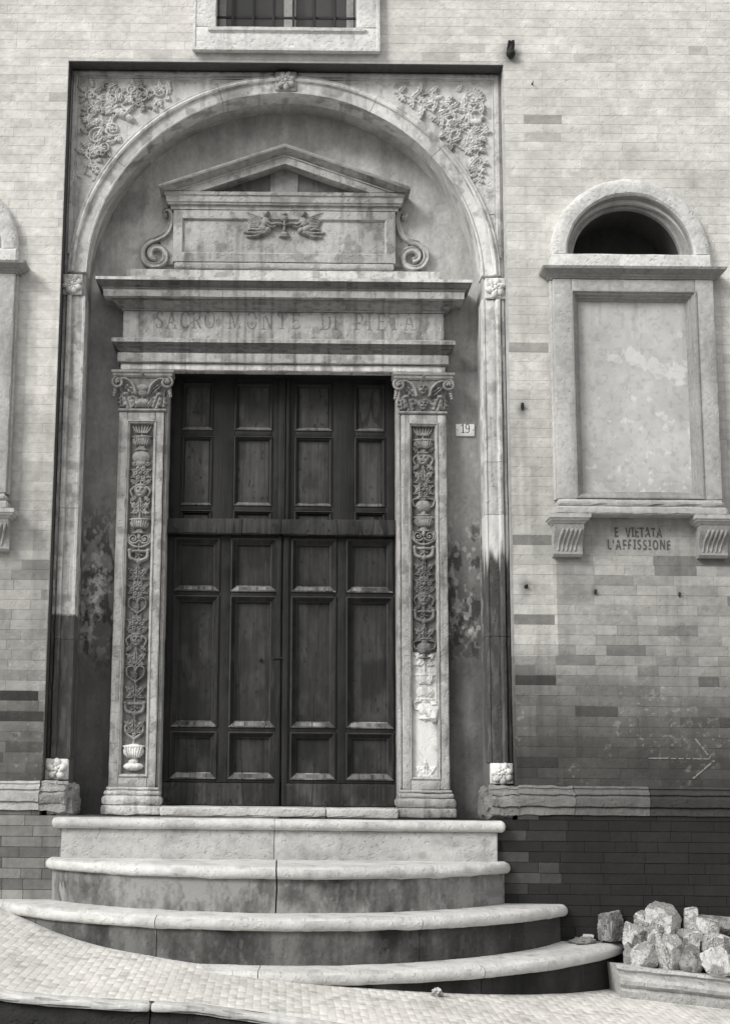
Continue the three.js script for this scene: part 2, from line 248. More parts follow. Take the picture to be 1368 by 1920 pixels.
// carved relief: a height field meshed only where it stands proud
class Carve {
  constructor(x0, y0, x1, y1, res = 0.0035) { Object.assign(this, { x0, y0, res, w: Math.ceil((x1 - x0) / res) + 1, h: Math.ceil((y1 - y0) / res) + 1 }); this.a = new Float32Array(this.w * this.h); }
  each(cx, cy, R, fn) { const { x0, y0, res, w, h } = this, i0 = Math.max(0, Math.floor((cx - R - x0) / res)), i1 = Math.min(w - 1, Math.ceil((cx + R - x0) / res)), j0 = Math.max(0, Math.floor((cy - R - y0) / res)), j1 = Math.min(h - 1, Math.ceil((cy + R - y0) / res)); for (let j = j0; j <= j1; j++) for (let i = i0; i <= i1; i++) { const k = j * w + i; this.a[k] = fn(x0 + i * res - cx, y0 + j * res - cy, this.a[k]); } return this; }
  blob(cx, cy, rx, ry, rot, h, p = 0.5) { const c = Math.cos(rot), s = Math.sin(rot); return this.each(cx, cy, Math.max(rx, ry), (x, y, v) => { const q = ((x * c + y * s) / rx) ** 2 + ((-x * s + y * c) / ry) ** 2; return q < 1 ? Math.max(v, h * Math.pow(1 - q, p)) : v; }); }
  pit(cx, cy, rx, ry, h) { return this.each(cx, cy, Math.max(rx, ry), (x, y, v) => { const q = (x / rx) ** 2 + (y / ry) ** 2; return q < 1 ? Math.max(0, v - h * (1 - q)) : v; }); }
  stroke(pts, r0, r1, h0, h1 = h0) { const c = new THREE.CatmullRomCurve3(pts.map(p => new THREE.Vector3(p[0], p[1], 0))), L = c.getLength(), n = Math.ceil(L / (this.res * 0.9)); for (let i = 0; i <= n; i++) { const t = i / n, p = c.getPoint(t), r = mix(r0, r1, t); this.blob(p.x, p.y, r, r, 0, mix(h0, h1, t), 0.5); } return this; }
  spiral(cx, cy, r, turns, dir, a0, w, h) { const pts = []; for (let i = 0; i <= 26; i++) { const t = i / 26, a = a0 + dir * t * turns * 6.283, q = r * (1 - 0.78 * t); pts.push([cx + Math.cos(a) * q, cy + Math.sin(a) * q]); } this.stroke(pts, w, w * 0.6, h, h * 1.1); return this.blob(cx, cy, w * 1.3, w * 1.3, 0, h * 1.3); }
  leaf(cx, cy, ang, len, wid, h) { const c = Math.cos(ang), s = Math.sin(ang); return this.each(cx, cy, len, (x, y, v) => { const t = (x * c + y * s) / len, q = -x * s + y * c; if (t < 0 || t > 1) return v; const w = wid * Math.pow(Math.sin(Math.PI * Math.pow(t, 0.75)), 0.8) * (1 + 0.28 * Math.sin(t * 22)) + 1e-4; if (Math.abs(q) > w) return v; const z = h * Math.sqrt(1 - (q / w) ** 2) * (0.65 + 0.5 * t) - h * 0.4 * Math.exp(-((q / (wid * 0.16)) ** 2)); return Math.max(v, z); }); }
  flower(cx, cy, R, n, h, a0 = 0) { for (let i = 0; i < n; i++) { const a = a0 + i / n * 6.283; this.blob(cx + Math.cos(a) * R * 0.62, cy + Math.sin(a) * R * 0.62, R * 0.4, R * 0.33, a, h * 0.85); this.pit(cx + Math.cos(a) * R * 0.62, cy + Math.sin(a) * R * 0.62, R * 0.16, R * 0.16, h * 0.35); } return this.blob(cx, cy, R * 0.3, R * 0.3, 0, h * 1.2); }
  face(cx, cy, R, h) { this.blob(cx, cy, R * 0.78, R, 0, h, 0.4); this.blob(cx, cy + R * 0.85, R * 0.85, R * 0.35, 0, h * 0.9); for (const s of [-1, 1]) { this.blob(cx + s * R * 0.75, cy + R * 0.3, R * 0.25, R * 0.6, 0, h * 0.7); this.blob(cx + s * R * 0.32, cy + R * 0.42, R * 0.3, R * 0.1, s * 0.15, h * 1.2); this.pit(cx + s * R * 0.32, cy + R * 0.2, R * 0.2, R * 0.13, h * 0.5); this.blob(cx + s * R * 0.32, cy + R * 0.2, R * 0.1, R * 0.08, 0, h * 0.9); this.blob(cx + s * R * 0.4, cy - R * 0.25, R * 0.26, R * 0.24, 0, h * 1.05); } this.blob(cx, cy + R * 0.08, R * 0.13, R * 0.32, 0, h * 1.4); this.pit(cx, cy - R * 0.42, R * 0.3, R * 0.07, h * 0.5); return this.blob(cx, cy - R * 0.72, R * 0.24, R * 0.2, 0, h * 1.1); }
  geo(z0, k = 1) {
    const { w, h, x0, y0, res, a } = this, map = new Int32Array(w * h).fill(-1), pos = [], idx = [];
    const v = (i, j) => { const q = j * w + i; if (map[q] < 0) { map[q] = pos.length / 3; const x = x0 + i * res, y = y0 + j * res; let z = a[q] * k; if (z > 0) z += (fbm(x * 70, y * 70, 3, 501) - 0.5) * 0.5 * Math.min(z, 0.014); pos.push(x, y, z0 + z - 0.0015); } return map[q]; };
    for (let j = 0; j < h - 1; j++) for (let i = 0; i < w - 1; i++) { const q = j * w + i; if (Math.max(a[q], a[q + 1], a[q + w], a[q + w + 1]) < 0.0008) continue; const A = v(i, j), B = v(i + 1, j), C = v(i + 1, j + 1), D = v(i, j + 1); idx.push(A, B, C, A, C, D); }
    if (!idx.length) throw new Error('empty carving');
    const g = raw(pos, idx); g.computeVertexNormals(); const u = new Float32Array(pos.length / 3 * 2); for (let i = 0; i < u.length / 2; i++) { u[2 * i] = pos[3 * i]; u[2 * i + 1] = pos[3 * i + 1]; }
    g.setAttribute('uv', new THREE.BufferAttribute(u, 2)); return g;
  }
}

// ------------------------------------------------------------------ scene graph helpers
const used = {};
const numbered = n => { const k = used[n] = (used[n] ?? -1) + 1; return k ? `${n}_${String(k).padStart(3, '0')}` : n; };
function thing(name, label, category, pos = [0, 0, 0], group) { const o = new THREE.Group(); o.name = numbered(name); o.position.set(...pos); o.userData = { label, category, kind: 'thing' }; if (group) o.userData.group = group; scene.add(o); return o; }
function part(name, geo, m, parent, label) { // geometry is in world metres; the parent's own position is taken off
  const o = new THREE.Mesh(Array.isArray(geo) ? merge(geo) : geo, m); o.name = name; o.castShadow = o.receiveShadow = true; if (label) o.userData.label = label;
  let q = parent, off = new THREE.Vector3(); while (q && q !== scene) { off.add(q.position); q = q.parent; }
  if (off.lengthSq()) o.geometry = o.geometry.clone().translate(-off.x, -off.y, -off.z);
  parent.add(o); return o;
}

// ================================================================== GROUND
const gY = (x, z = 0) => 0.105 - 0.1 * x - 0.035 * z + 0.12 * Math.max(0, Math.min(1.5, -x - 1)) ** 2;
const KERB = x => x < -0.45 ? 2.25 - 0.33 * x : 2.3985 + 0.12 * (x + 0.45);                               // the kerb runs at a slant to the wall
{
  const rg = new THREE.PlaneGeometry(160, 160, 1, 1).toNonIndexed().rotateX(-Math.PI / 2), rp = rg.attributes.position; for (let i = 0; i < rp.count; i++) rp.setY(i, 0.105 - 0.1 * rp.getX(i) - 0.035 * rp.getZ(i) - 0.14); rg.computeVertexNormals();
  const road = new THREE.Mesh(uvs(rg), M.road); road.name = 'road'; road.userData.kind = 'structure'; road.receiveShadow = true; scene.add(road);
  const pv = new THREE.Group(); pv.name = 'pavement'; pv.userData.kind = 'structure'; scene.add(pv);
  const tilt = (g, shear = 0) => { const p = g.attributes.position; for (let i = 0; i < p.count; i++) { if (shear) p.setZ(i, p.getZ(i) + shear * KERB(p.getX(i))); p.setY(i, p.getY(i) + gY(p.getX(i), p.getZ(i))); } return g; };
  const bp = [], bi = [], bx = lin(-7, 5.5, 0.06); bx.forEach((x, i) => { bp.push(x, gY(x, -0.3) - 0.0016, -0.3, x, gY(x, KERB(x) - 0.12) - 0.0016, KERB(x) - 0.12); if (i) bi.push(2 * i - 2, 2 * i - 1, 2 * i + 1, 2 * i - 2, 2 * i + 1, 2 * i); });
  part('bedding', finish(raw(bp, bi)), M.bed, pv);
  for (let x = -4.6; x < 4; x += 1.31) { part('kerbstone', tilt(blk(x, x + 1.305, -0.04, 0.0, -0.135, 0.0, { r: 0.014, er: 0.01, chip: 0.04, f: 8 }), 1), M.kerb, pv); part('kerb_foot', tilt(blk(x, x + 1.305, -0.22, -0.042, -0.135, -0.03, { r: 0.01, er: 0.01 }), 1), M.gutter, pv); }
  // brick pavers on edge, long side away from the wall
  const inside = (x, z) => { const R = 2.835, c = 1.32 - R; return z > 0 && Math.hypot(x, z - c) < R - 0.12; };
  const list = []; let col = 0;
  for (let x = -3.4; x < 4.0; x += 0.046, col++) for (let z = -0.1 + (col % 2) * 0.1 + rr(-0.015, 0.015); z < KERB(x) - 0.16; z += 0.2) {
    const z1 = Math.min(z + 0.199, KERB(x + 0.023) - 0.138), z0 = Math.max(z, 0.0); if (z1 - z0 < 0.03 || (inside(x, z0) && inside(x + 0.045, z1))) continue; list.push([x, z0, z1]);
  }
  const view = ([x, z0, z1]) => { const px = 528 + x / (10.6 - z1) * 2756; return px > 0 && px < 1368 && z1 > 0.3 ? z1 : -9 - Math.abs(x); };
  list.sort((a, b) => view(b) - view(a));
  const paver = ([x, z0, z1]) => {
    const g = tilt(blk(x, x + 0.0456, -0.03, rr(-0.0007, 0.0005), z0, z1, { r: 0.0011, seg: 0.3, er: 0, chip: 0.002 })), t = 0.8 * rr(0.94, 1.03), n = g.attributes.position.count, c = new Float32Array(n * 3);
    for (let i = 0; i < n; i++) { c[3 * i] = t * TINT[0]; c[3 * i + 1] = t * TINT[1]; c[3 * i + 2] = t * TINT[2]; } g.setAttribute('color', new THREE.BufferAttribute(c, 3)); return g;
  };
  list.slice(0, 300).forEach(l => part('paver', paver(l), M.pave, pv));
  part('paver_rows', list.slice(300).map(paver), M.pave, pv).userData.kind = 'stuff';
}

// ================================================================== BRICK WALL
const wall = thing('brick_wall', 'long pale brick facade, sooty near its base, surrounding the arched portal', 'wall');
const AED = [-2.6, 2.6];
{
  const s = new THREE.Shape([[-9, -1], [9, -1], [9, 10], [-9, 10]].map(p => new THREE.Vector2(...p)));
  const hole = pts => s.holes.push(new THREE.Path(pts.map(p => new THREE.Vector2(...p))));
  hole([[-1.68, 0.986], [1.68, 0.986], [1.68, 6.72], [-1.68, 6.72]]);
  hole([[-0.6, 6.9], [0.6, 6.9], [0.6, 8.6], [-0.6, 8.6]]);
  for (const cx of AED) { const q = []; for (let i = 0; i <= 24; i++) { const a = Math.PI * i / 24; q.push([cx + 0.47 * Math.cos(a), 5.13 + 0.47 * Math.sin(a)]); } hole(q); }
  const core = new THREE.ExtrudeGeometry(s, { depth: 0.6, bevelEnabled: false }); core.translate(0, 0, -0.6012);
  part('mortar_core', finish(core, {}), M.mortar, wall);
  // bricks
  const special = [[1.69, 1.99, 1.97, 0.055], [2.6, 2.87, 2.34, 0.2], [2.08, 2.42, 1.77, 0.075], [2.55, 2.68, 7.0, 0.3], [1.87, 2.1, 6.25, 0.33], [1.76, 2.0, 4.44, 0.3], [-2.3, -1.7, 1.86, 0.03], [-2.3, -1.7, 1.7, 0.045], [1.7, 1.98, 2.42, 0.2], [3.1, 3.4, 6.85, 0.42], [1.69, 1.86, 3.0, 0.22], [1.98, 2.2, 1.9, 0.2], [-1.82, -1.7, 6.42, 0.4]];
  const CH = 0.0728, list = [];
  for (let r = 0, y = -0.9; y < 8; y += CH, r++) {
    let x = -3.55 + (r % 2) * 0.15 + rr(-0.02, 0.02);
    while (x < 4.75) {
      let w = rnd() < 0.22 ? 0.147 : 0.295 * rr(0.94, 1.04); if (rnd() < 0.05) w = 0.22;
      let x1 = x + w; const y0 = y + 0.0012, y1 = y + CH - 0.0012, ym = y + CH / 2;
      const cut = (a, b, lo, hi) => { if (ym < lo || ym > hi) return; if (x < a && x1 > a) { if (a - x > 0.05) x1 = a; else x = b; } if (x >= a - 0.001 && x < b) { x = b; x1 = Math.max(x1, b + 0.12); if (b > 1 && b < 2) x1 = b + ((r % 2) ? 0.295 : 0.295 * 0.5); } };
      cut(-1.684, 1.684, 0.97, 6.722); cut(-0.66, 0.66, 6.84, 9); for (const cx of AED) { if (ym > 5.03 && ym < 5.75) { const hw = Math.sqrt(Math.max(0, 0.54 ** 2 - (ym - 5.165) ** 2)); if (hw > 0.03) cut(cx - hw, cx + hw, 5, 6); } else cut(cx - 0.56, cx + 0.56, 3.2, 5.03); }
      if (x1 > 4.75) break;
      if (x1 - x > 0.03) list.push([x + 0.001, x1 - 0.001, y0, y1]);
      x = x1;
    }
  }
  const brick = ([x0, x1, y0, y1]) => {
    const xm = (x0 + x1) / 2, ym = (y0 + y1) / 2; let t = 0.97 * (1 + 0.26 * (rnd() - 0.5) * (ym < 1.04 ? 1.0 : ym < 2.9 ? 1.35 : 0.4)); const q = rnd(); if (xm > 1.5 && xm < 1.96 && ym > 0.5 && ym < 1.04 && rnd() < 0.75) t *= rr(1.4, 4.6); if (xm < -1.4 && ym < 1.04) t *= rr(0.5, 1.7); if (ym > 1.0 && ym < 2.9 && q < 0.08) t *= 0.62; else if (q < 0.02) t *= 0.8;
    for (const [a, b, y, v] of special) if (xm > a && xm < b && Math.abs(ym - y) < CH / 2) t = v / alb(xm, ym);
    const low = ym < 1.03, zf = (low ? 0.022 : 0) + (low ? rr(-0.003, 0.003) : ym > 2.9 ? rr(-0.0004, 0.0005) : rr(-0.0006, 0.0016)), b = low ? 0.0018 : ym > 2.9 ? 0.0006 : 0.0011, zb = -0.05, wob = () => rr(-0.0008, 0.0008);
    const P = [[x0, y0, zb], [x1, y0, zb], [x1, y1, zb], [x0, y1, zb], [x0, y0, zf - b], [x1, y0, zf - b], [x1, y1, zf - b], [x0, y1, zf - b], [x0 + b + wob(), y0 + b + wob(), zf], [x1 - b + wob(), y0 + b + wob(), zf], [x1 - b + wob(), y1 - b + wob(), zf], [x0 + b + wob(), y1 - b + wob(), zf]];
    const I = [8, 9, 10, 8, 10, 11]; for (let k = 0; k < 4; k++) { const n = (k + 1) % 4; I.push(4 + k, 4 + n, 8 + n, 4 + k, 8 + n, 8 + k, k, n, 4 + n, k, 4 + n, 4 + k); }
    const pos = [], col = []; for (const i of I) { pos.push(...P[i]); col.push(t * TINT[0], t * TINT[1], t * TINT[2]); }
    let g = new THREE.BufferGeometry(); g.setAttribute('position', new THREE.Float32BufferAttribute(pos, 3)); g.computeVertexNormals(); g.setAttribute('color', new THREE.Float32BufferAttribute(col, 3)); return uvs(g);
  };
  const inView = ([x0, x1, y0, y1]) => x1 > -2.1 && x0 < 3.35 && y1 > 0 && y0 < 7.2;
  const score = b => (inView(b) ? (b[1] - b[0]) * 10 : -5) - Math.max(0, b[2] - 2.9) * 2 - (b[2] < 1.03 && b[0] > 1.9 ? 1 : 0) - (b[2] < 0.3 ? 3 : 0);
  const order = list.map(b => [score(b), b]).sort((a, b) => b[0] - a[0]).map(a => a[1]);
  order.slice(0, 300).forEach(b => part('brick', brick(b), M.brick, wall));
  part('brick_courses', order.slice(300).map(brick), M.brick, wall).userData.kind = 'stuff';
  part('shade_soffit', blk(-1.684, 1.684, 6.7125, 6.7195, -0.4, -0.004, { er: 0.001, r: 0.001 }), M.shadeBrick, wall);  // added thin strip, its dark colour stands in for shade under the opening head
  part('shade_reveal', blk(-1.6805, -1.6765, 1.24, 6.71, -0.4, -0.004, { er: 0.0005, r: 0.001 }), M.shadeBrick, wall);  // added strip on the left side only, shade put into its colour
  // plinth moulding on both sides of the portal
  const prof = [[-0.05, 1.03], [0.036, 1.03], [0.04, 1.078], [0.03, 1.086], [0.058, 1.092], [0.066, 1.12], [0.07, 1.15], [0.05, 1.157], [0.044, 1.168], [0.058, 1.174], [0.056, 1.186], [0.03, 1.194], [0.024, 1.21], [0.032, 1.216], [0.012, 1.23], [-0.05, 1.235]];
  const mk = (x0, x1, alb, er = 0.006) => { const m = mat(alb, stoneMap, stoneBump, 0.006); part('plinth_moulding', loft(prof, lin(x0, x1, 0.05).map(t => (d, y) => [t, y, d]), { er, f: 12 }), m, wall); };
  mk(1.69, 2.08, 0.2, 0.016); mk(2.084, 2.61, 0.15); mk(2.614, 3.3, 0.05); mk(3.304, 4.7, 0.06); mk(-2.35, -1.69, 0.5, 0.012); mk(-3.5, -2.354, 0.5);
  // worn plinth corners turning into the portal
  for (const s of [-1, 1]) {
    const m = mat(s < 0 ? 0.36 : 0.22, stoneMap, stoneBump, 0.01);
    part('plinth_corner', [loft(prof.map(p => [p[0] * 0.9 - 0.006, p[1] - 0.006]), lin(1.5, 1.688, 0.025).map(t => (d, y) => [s * t, y, d]), { er: 0.03, f: 14 }), blk(Math.min(s * 1.46, s * 1.66), Math.max(s * 1.46, s * 1.66), 0.975, 1.215, -0.42, 0.0, { r: 0.035, seg: 0.03, er: 0.03, chip: 0.05, f: 12 })], m, wall);
  }
  // chalk arrow low on the wall
  const line = (x0, y0, x1, y1, w) => { const L = Math.hypot(x1 - x0, y1 - y0), gs = []; for (let t = 0; t < L; t += 0.035) if (rnd() < 0.95) { const a = t / L, b = Math.min(1, (t + rr(0.03, 0.036)) / L), dx = -(y1 - y0) / L * w / 2, dy = (x1 - x0) / L * w / 2; const p = []; for (const [q, e] of [[a, 1], [b, 1], [b, -1], [a, -1]]) p.push(mix(x0, x1, q) - dx * e * rr(0.6, 1.2), mix(y0, y1, q) - dy * e * rr(0.6, 1.2), 0.0048); gs.push(uvs(raw(p, [0, 1, 2, 0, 2, 3]).toNonIndexed())); } gs.forEach(g => g.computeVertexNormals()); return gs; };
  part('chalk_arrow', [...line(2.62, 1.43, 3.06, 1.43, 0.009), ...line(2.96, 1.57, 3.06, 1.44, 0.013), ...line(3.09, 1.42, 2.93, 1.29, 0.012)], M.chalk, wall);
}

// ================================================================== PORTAL SURROUND
const portal = thing('arched_portal', 'tall arched stone portal surround with carved spandrels and plastered recess', 'portal');
const AC = 5.02, RI = 1.505, RO = 1.655, ZF = -0.145;
{
  const petals = (cx, cy, R, z, m, parent, n, name = 'rosette') => {
    const gs = []; for (let i = 0; i < n; i++) { const a = i / n * 6.283 + 0.3; gs.push(ball(cx + Math.cos(a) * R * 0.62, cy + Math.sin(a) * R * 0.62, z, R * 0.42, R * 0.34, R * 0.3, a)); gs.push(ball(cx + Math.cos(a + 0.39) * R * 0.36, cy + Math.sin(a + 0.39) * R * 0.36, z + R * 0.12, R * 0.2, R * 0.14, R * 0.2, a + 0.39)); }
    gs.push(ball(cx, cy, z + R * 0.16, R * 0.24, R * 0.24, R * 0.22)); const g = merge(gs); const p = g.attributes.position; for (let i = 0; i < p.count; i++) { const k = 0.006; p.setXYZ(i, p.getX(i) + k * (n3(p.getX(i) * 40, p.getY(i) * 40, 1) - 0.5), p.getY(i) + k * (n3(p.getX(i) * 40, p.getY(i) * 40, 5) - 0.5), p.getZ(i)); } return part(name, g, m, parent);
  };
  // recess walls: head, cheeks and back
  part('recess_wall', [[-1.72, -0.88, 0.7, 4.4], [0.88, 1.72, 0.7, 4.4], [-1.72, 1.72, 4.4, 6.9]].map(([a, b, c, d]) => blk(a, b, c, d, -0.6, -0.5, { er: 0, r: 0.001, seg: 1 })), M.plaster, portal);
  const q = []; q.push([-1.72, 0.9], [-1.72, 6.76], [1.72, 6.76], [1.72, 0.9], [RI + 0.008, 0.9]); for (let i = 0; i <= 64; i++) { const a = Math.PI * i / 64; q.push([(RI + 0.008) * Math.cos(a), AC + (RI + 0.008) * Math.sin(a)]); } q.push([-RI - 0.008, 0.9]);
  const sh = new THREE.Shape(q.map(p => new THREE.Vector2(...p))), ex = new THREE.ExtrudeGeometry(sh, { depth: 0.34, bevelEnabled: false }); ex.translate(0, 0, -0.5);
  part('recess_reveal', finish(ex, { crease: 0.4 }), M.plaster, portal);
  // spandrel slabs with a raised border
  for (const s of [-1, 1]) {
    const pts = [[0.1, 6.71], [1.675, 6.71], [1.675, 5.05]]; for (let i = 0; i <= 30; i++) { const a = 0.02 + (Math.PI / 2 - 0.08) * i / 30; pts.push([(RO - 0.01) * Math.cos(a), AC + (RO - 0.01) * Math.sin(a)]); }
    const S = new THREE.Shape(pts.map(p => new THREE.Vector2(s * p[0], p[1]))), g = new THREE.ExtrudeGeometry(S, { depth: 0.05, bevelEnabled: false }); g.translate(0, 0, ZF - 0.05);
    const slab = part('spandrel', finish(g), M.spandrel, portal, s < 0 ? 'left spandrel carved with coiling foliage' : 'right spandrel carved with flowering branches');
    const bp = [[-0.02, ZF - 0.02], [0, ZF + 0.02], [0.022, ZF + 0.02], [0.03, ZF + 0.006], [0.042, ZF + 0.012], [0.05, ZF - 0.01]];
    part('border_moulding', loft(bp, lin(5.2, 6.69, 0.08).map(t => (d, z) => [s * (1.655 - d), t, z]), { er: 0.002 }), M.stone, portal);
    part('border_moulding', loft(bp, lin(0.12, 1.655, 0.08).map(t => (d, z) => [s * t, 6.69 - d, z]), { er: 0.002 }), M.stone, portal);
    if (s > 0) part('replaced_stone', blk(1.46, 1.65, 5.55, 5.86, ZF - 0.02, ZF + 0.007, { er: 0.003 }), M.stone, slab);
    const C = new Carve(s < 0 ? -1.63 : 0.7, 5.6, s < 0 ? -0.75 : 1.63, 6.64, 0.004);
    if (s < 0) {
      const sp = [[-1.36, 6.47, 0.05, 1], [-1.13, 6.5, 0.085, -1], [-0.98, 6.535, 0.06, 1], [-1.46, 6.16, 0.075, 1], [-1.34, 6.22, 0.06, -1], [-1.49, 6.02, 0.055, -1], [-1.5, 6.36, 0.05, 1], [-1.2, 6.55, 0.04, -1], [-1.4, 6.07, 0.045, 1], [-1.52, 6.5, 0.04, -1]];
      for (const [x, y, r, d] of sp) { C.spiral(x, y, r, 1.6, d, rr(0, 6), 0.011, 0.018); for (let i = 0; i < 8; i++) { const a = rr(0, 6.28); C.leaf(x + Math.cos(a) * r, y + Math.sin(a) * r, a + rr(-0.8, 0.8), rr(0.045, 0.08), 0.016, 0.02); } C.flower(x, y, r * 0.42, 5, 0.022); }
      for (let i = 0; i < 48; i++) { const t = rnd(), up = rnd() < 0.5, x = up ? mix(-1.55, -0.88, t) : rr(-1.57, -1.36), y = up ? rr(6.42, 6.58) - (0.0) : mix(6.5, 5.9, t); if (Math.hypot(x, y - AC) < RO + 0.07) continue; C.leaf(x, y, rr(0, 6.28), rr(0.06, 0.12), 0.022, 0.024); if (rnd() < 0.25) C.spiral(x, y, 0.03, 1.2, 1, rr(0, 6), 0.008, 0.018); }
      C.stroke([[-1.52, 6.53], [-1.42, 6.46], [-1.3, 6.36], [-1.18, 6.42], [-1.05, 6.5], [-0.9, 6.56]], 0.013, 0.006, 0.016).stroke([[-1.3, 6.36], [-1.38, 6.25], [-1.46, 6.12], [-1.52, 5.96], [-1.55, 5.85]], 0.012, 0.005, 0.016);
      C.blob(-1.27, 6.35, 0.07, 0.04, -0.5, 0.04).blob(-1.21, 6.31, 0.05, 0.028, -0.6, 0.036).blob(-1.31, 6.4, 0.03, 0.02, 0.6, 0.035).leaf(-1.24, 6.34, 0.9, 0.1, 0.02, 0.03).leaf(-1.3, 6.38, 2.3, 0.09, 0.025, 0.03); C.pit(-1.25, 6.36, 0.012, 0.01, 0.015);
      for (const [x, y] of [[-1.57, 5.82], [-1.5, 5.83], [-1.45, 5.83]]) C.leaf(x, y, rr(0, 6), 0.05, 0.012, 0.012);
    } else {
      const st = [[[0.85, 6.55], [0.98, 6.5], [1.1, 6.42], [1.25, 6.32], [1.34, 6.22]], [[1.0, 6.5], [1.12, 6.54], [1.2, 6.47], [1.36, 6.4], [1.5, 6.55]], [[1.55, 6.5], [1.4, 6.36], [1.25, 6.2], [1.37, 6.08]], [[1.52, 6.32], [1.5, 6.15], [1.49, 6.0], [1.48, 5.88]], [[1.2, 6.36], [1.3, 6.3], [1.45, 6.2], [1.52, 6.25]], [[1.38, 6.08], [1.46, 6.12], [1.5, 6.22]]];
      for (const p of st) { C.stroke(p, 0.009, 0.006, 0.014); const c = new THREE.CatmullRomCurve3(p.map(q => new THREE.Vector3(q[0], q[1], 0))); for (let t = 0.06; t < 1; t += 0.19) { const a = c.getPoint(t), d = c.getTangent(t), b = Math.atan2(d.y, d.x); C.leaf(a.x, a.y, b + rr(0.5, 1.2), rr(0.075, 0.12), 0.025, 0.026); C.leaf(a.x, a.y, b - rr(0.5, 1.2), rr(0.075, 0.12), 0.025, 0.026); if (rnd() < 0.3) C.blob(a.x + rr(-0.04, 0.04), a.y + rr(-0.04, 0.04), 0.017, 0.017, 0, 0.024); } }
      C.flower(1.33, 6.27, 0.06, 6, 0.035).flower(1.24, 6.22, 0.035, 5, 0.025).flower(1.08, 6.43, 0.032, 5, 0.024).flower(1.4, 6.44, 0.05, 6, 0.024).flower(1.16, 6.33, 0.03, 5, 0.024);
      C.blob(1.48, 6.3, 0.055, 0.034, -0.3, 0.036).blob(1.53, 6.34, 0.022, 0.022, 0, 0.036).leaf(1.47, 6.3, 2.5, 0.11, 0.03, 0.03).blob(1.19, 6.5, 0.045, 0.025, 0.4, 0.03).leaf(1.19, 6.5, 2.2, 0.09, 0.022, 0.028);
      for (let i = 0; i < 5; i++) { const y = 6.02 - i * 0.045; C.leaf(1.485, y, -0.6, 0.07, 0.017, 0.022); C.leaf(1.485, y, -2.54, 0.07, 0.017, 0.022); } for (let i = -3; i <= 3; i++) C.leaf(1.46, 6.5, 1.1 + i * 0.33, 0.1, 0.014, 0.02);
    }
    if (s > 0) for (let i = 0; i < 30; i++) { const x = rr(1.12, 1.58), y = rr(6.1, 6.58); if (Math.hypot(x, y - AC) < RO + 0.09 || n2(x * 9, y * 9, 77) < 0.45) continue; C.leaf(x, y, rr(0, 6.28), rr(0.07, 0.12), 0.024, 0.022); if (rnd() < 0.3) C.flower(x, y, 0.03, 5, 0.03); }
    part('foliage_relief', C.geo(ZF, 1.2), M.spandrel, slab);
  }
  // archivolt: five voussoirs, joints where the photograph shows them
  const av = [[RI, -0.3], [RI, ZF + 0.03], [RI + 0.012, ZF + 0.034], [RI + 0.02, ZF + 0.02], [RI + 0.03, ZF + 0.024], [RI + 0.088, ZF + 0.03], [RI + 0.094, ZF + 0.05], [RI + 0.108, ZF + 0.056], [RI + 0.12, ZF + 0.046], [RI + 0.126, ZF + 0.028], [RI + 0.14, ZF + 0.034], [RI + 0.15, ZF + 0.016], [RO, ZF - 0.04], [RO - 0.02, -0.3]];
  const js = [0.02, 0.72, 1.12, 1.90, 2.52, 3.122];
  for (let i = 0; i < js.length - 1; i++) part('voussoir', arc(av, 0, AC, js[i] + 0.0012, js[i + 1] - 0.0012, { er: 0.003, crease: 0.4 }), M.stonePale, portal);
  // jambs, block by block
  const jp = s => [[1.678, -0.3], [1.678, ZF], [1.672, ZF + 0.022], [1.655, ZF + 0.026], [1.648, ZF + 0.01], [1.638, ZF + 0.05], [1.618, ZF + 0.055], [1.606, ZF + 0.044], [1.602, ZF + 0.024], [1.588, ZF + 0.03], [1.53, ZF + 0.026], [1.52, ZF + 0.034], [1.506, ZF + 0.03], [1.503, ZF + 0.02], [1.503, -0.3]].map(p => [s * p[0], p[1]]);
  const cuts = { '-1': [[1.39, 2.25, M.stoneDark], [2.25, 2.43, mat(0.8, jambMap, stoneBump, 0.004)], [2.43, 3.22, M.stone], [3.22, 4.86, M.stone]], '1': [[1.39, 2.3, M.stoneDark], [2.3, 3.2, M.stoneDark], [3.2, 3.6, M.stone], [3.6, 4.86, M.stonePale]] };
  for (const s of [-1, 1]) for (const [y0, y1, m] of cuts[s]) part('jamb_block', upright(jp(s), y0 + 0.0015, y1 - 0.0015, { er: y1 < 3.1 ? 0.006 : 0.003 }), m, portal);
  // rosette blocks
  for (const [x, y, w, h, n, m] of [[-1.605, 4.945, 0.075, 0.083, 8, M.stonePale], [1.605, 4.945, 0.075, 0.083, 6, M.stonePale], [-1.595, 1.315, 0.08, 0.075, 5, M.stonePale], [1.595, 1.315, 0.08, 0.075, 7, M.stonePale], [0, 6.615, 0.075, 0.075, 7, M.stoneMid]]) {
    const big = y > 6; const b = big ? part('keystone', blk(-0.09, 0.09, 6.53, 6.7, -0.3, ZF + 0.05, { r: 0.02 }), M.stoneMid, portal) : part('rosette_block', blk(x - w, x + w, y - h + 0.002, y + h - 0.002, -0.3, ZF + 0.05, { er: 0.005 }), m, portal);
    petals(x, y, 0.078, ZF + 0.055, m, b, n);
  }
}

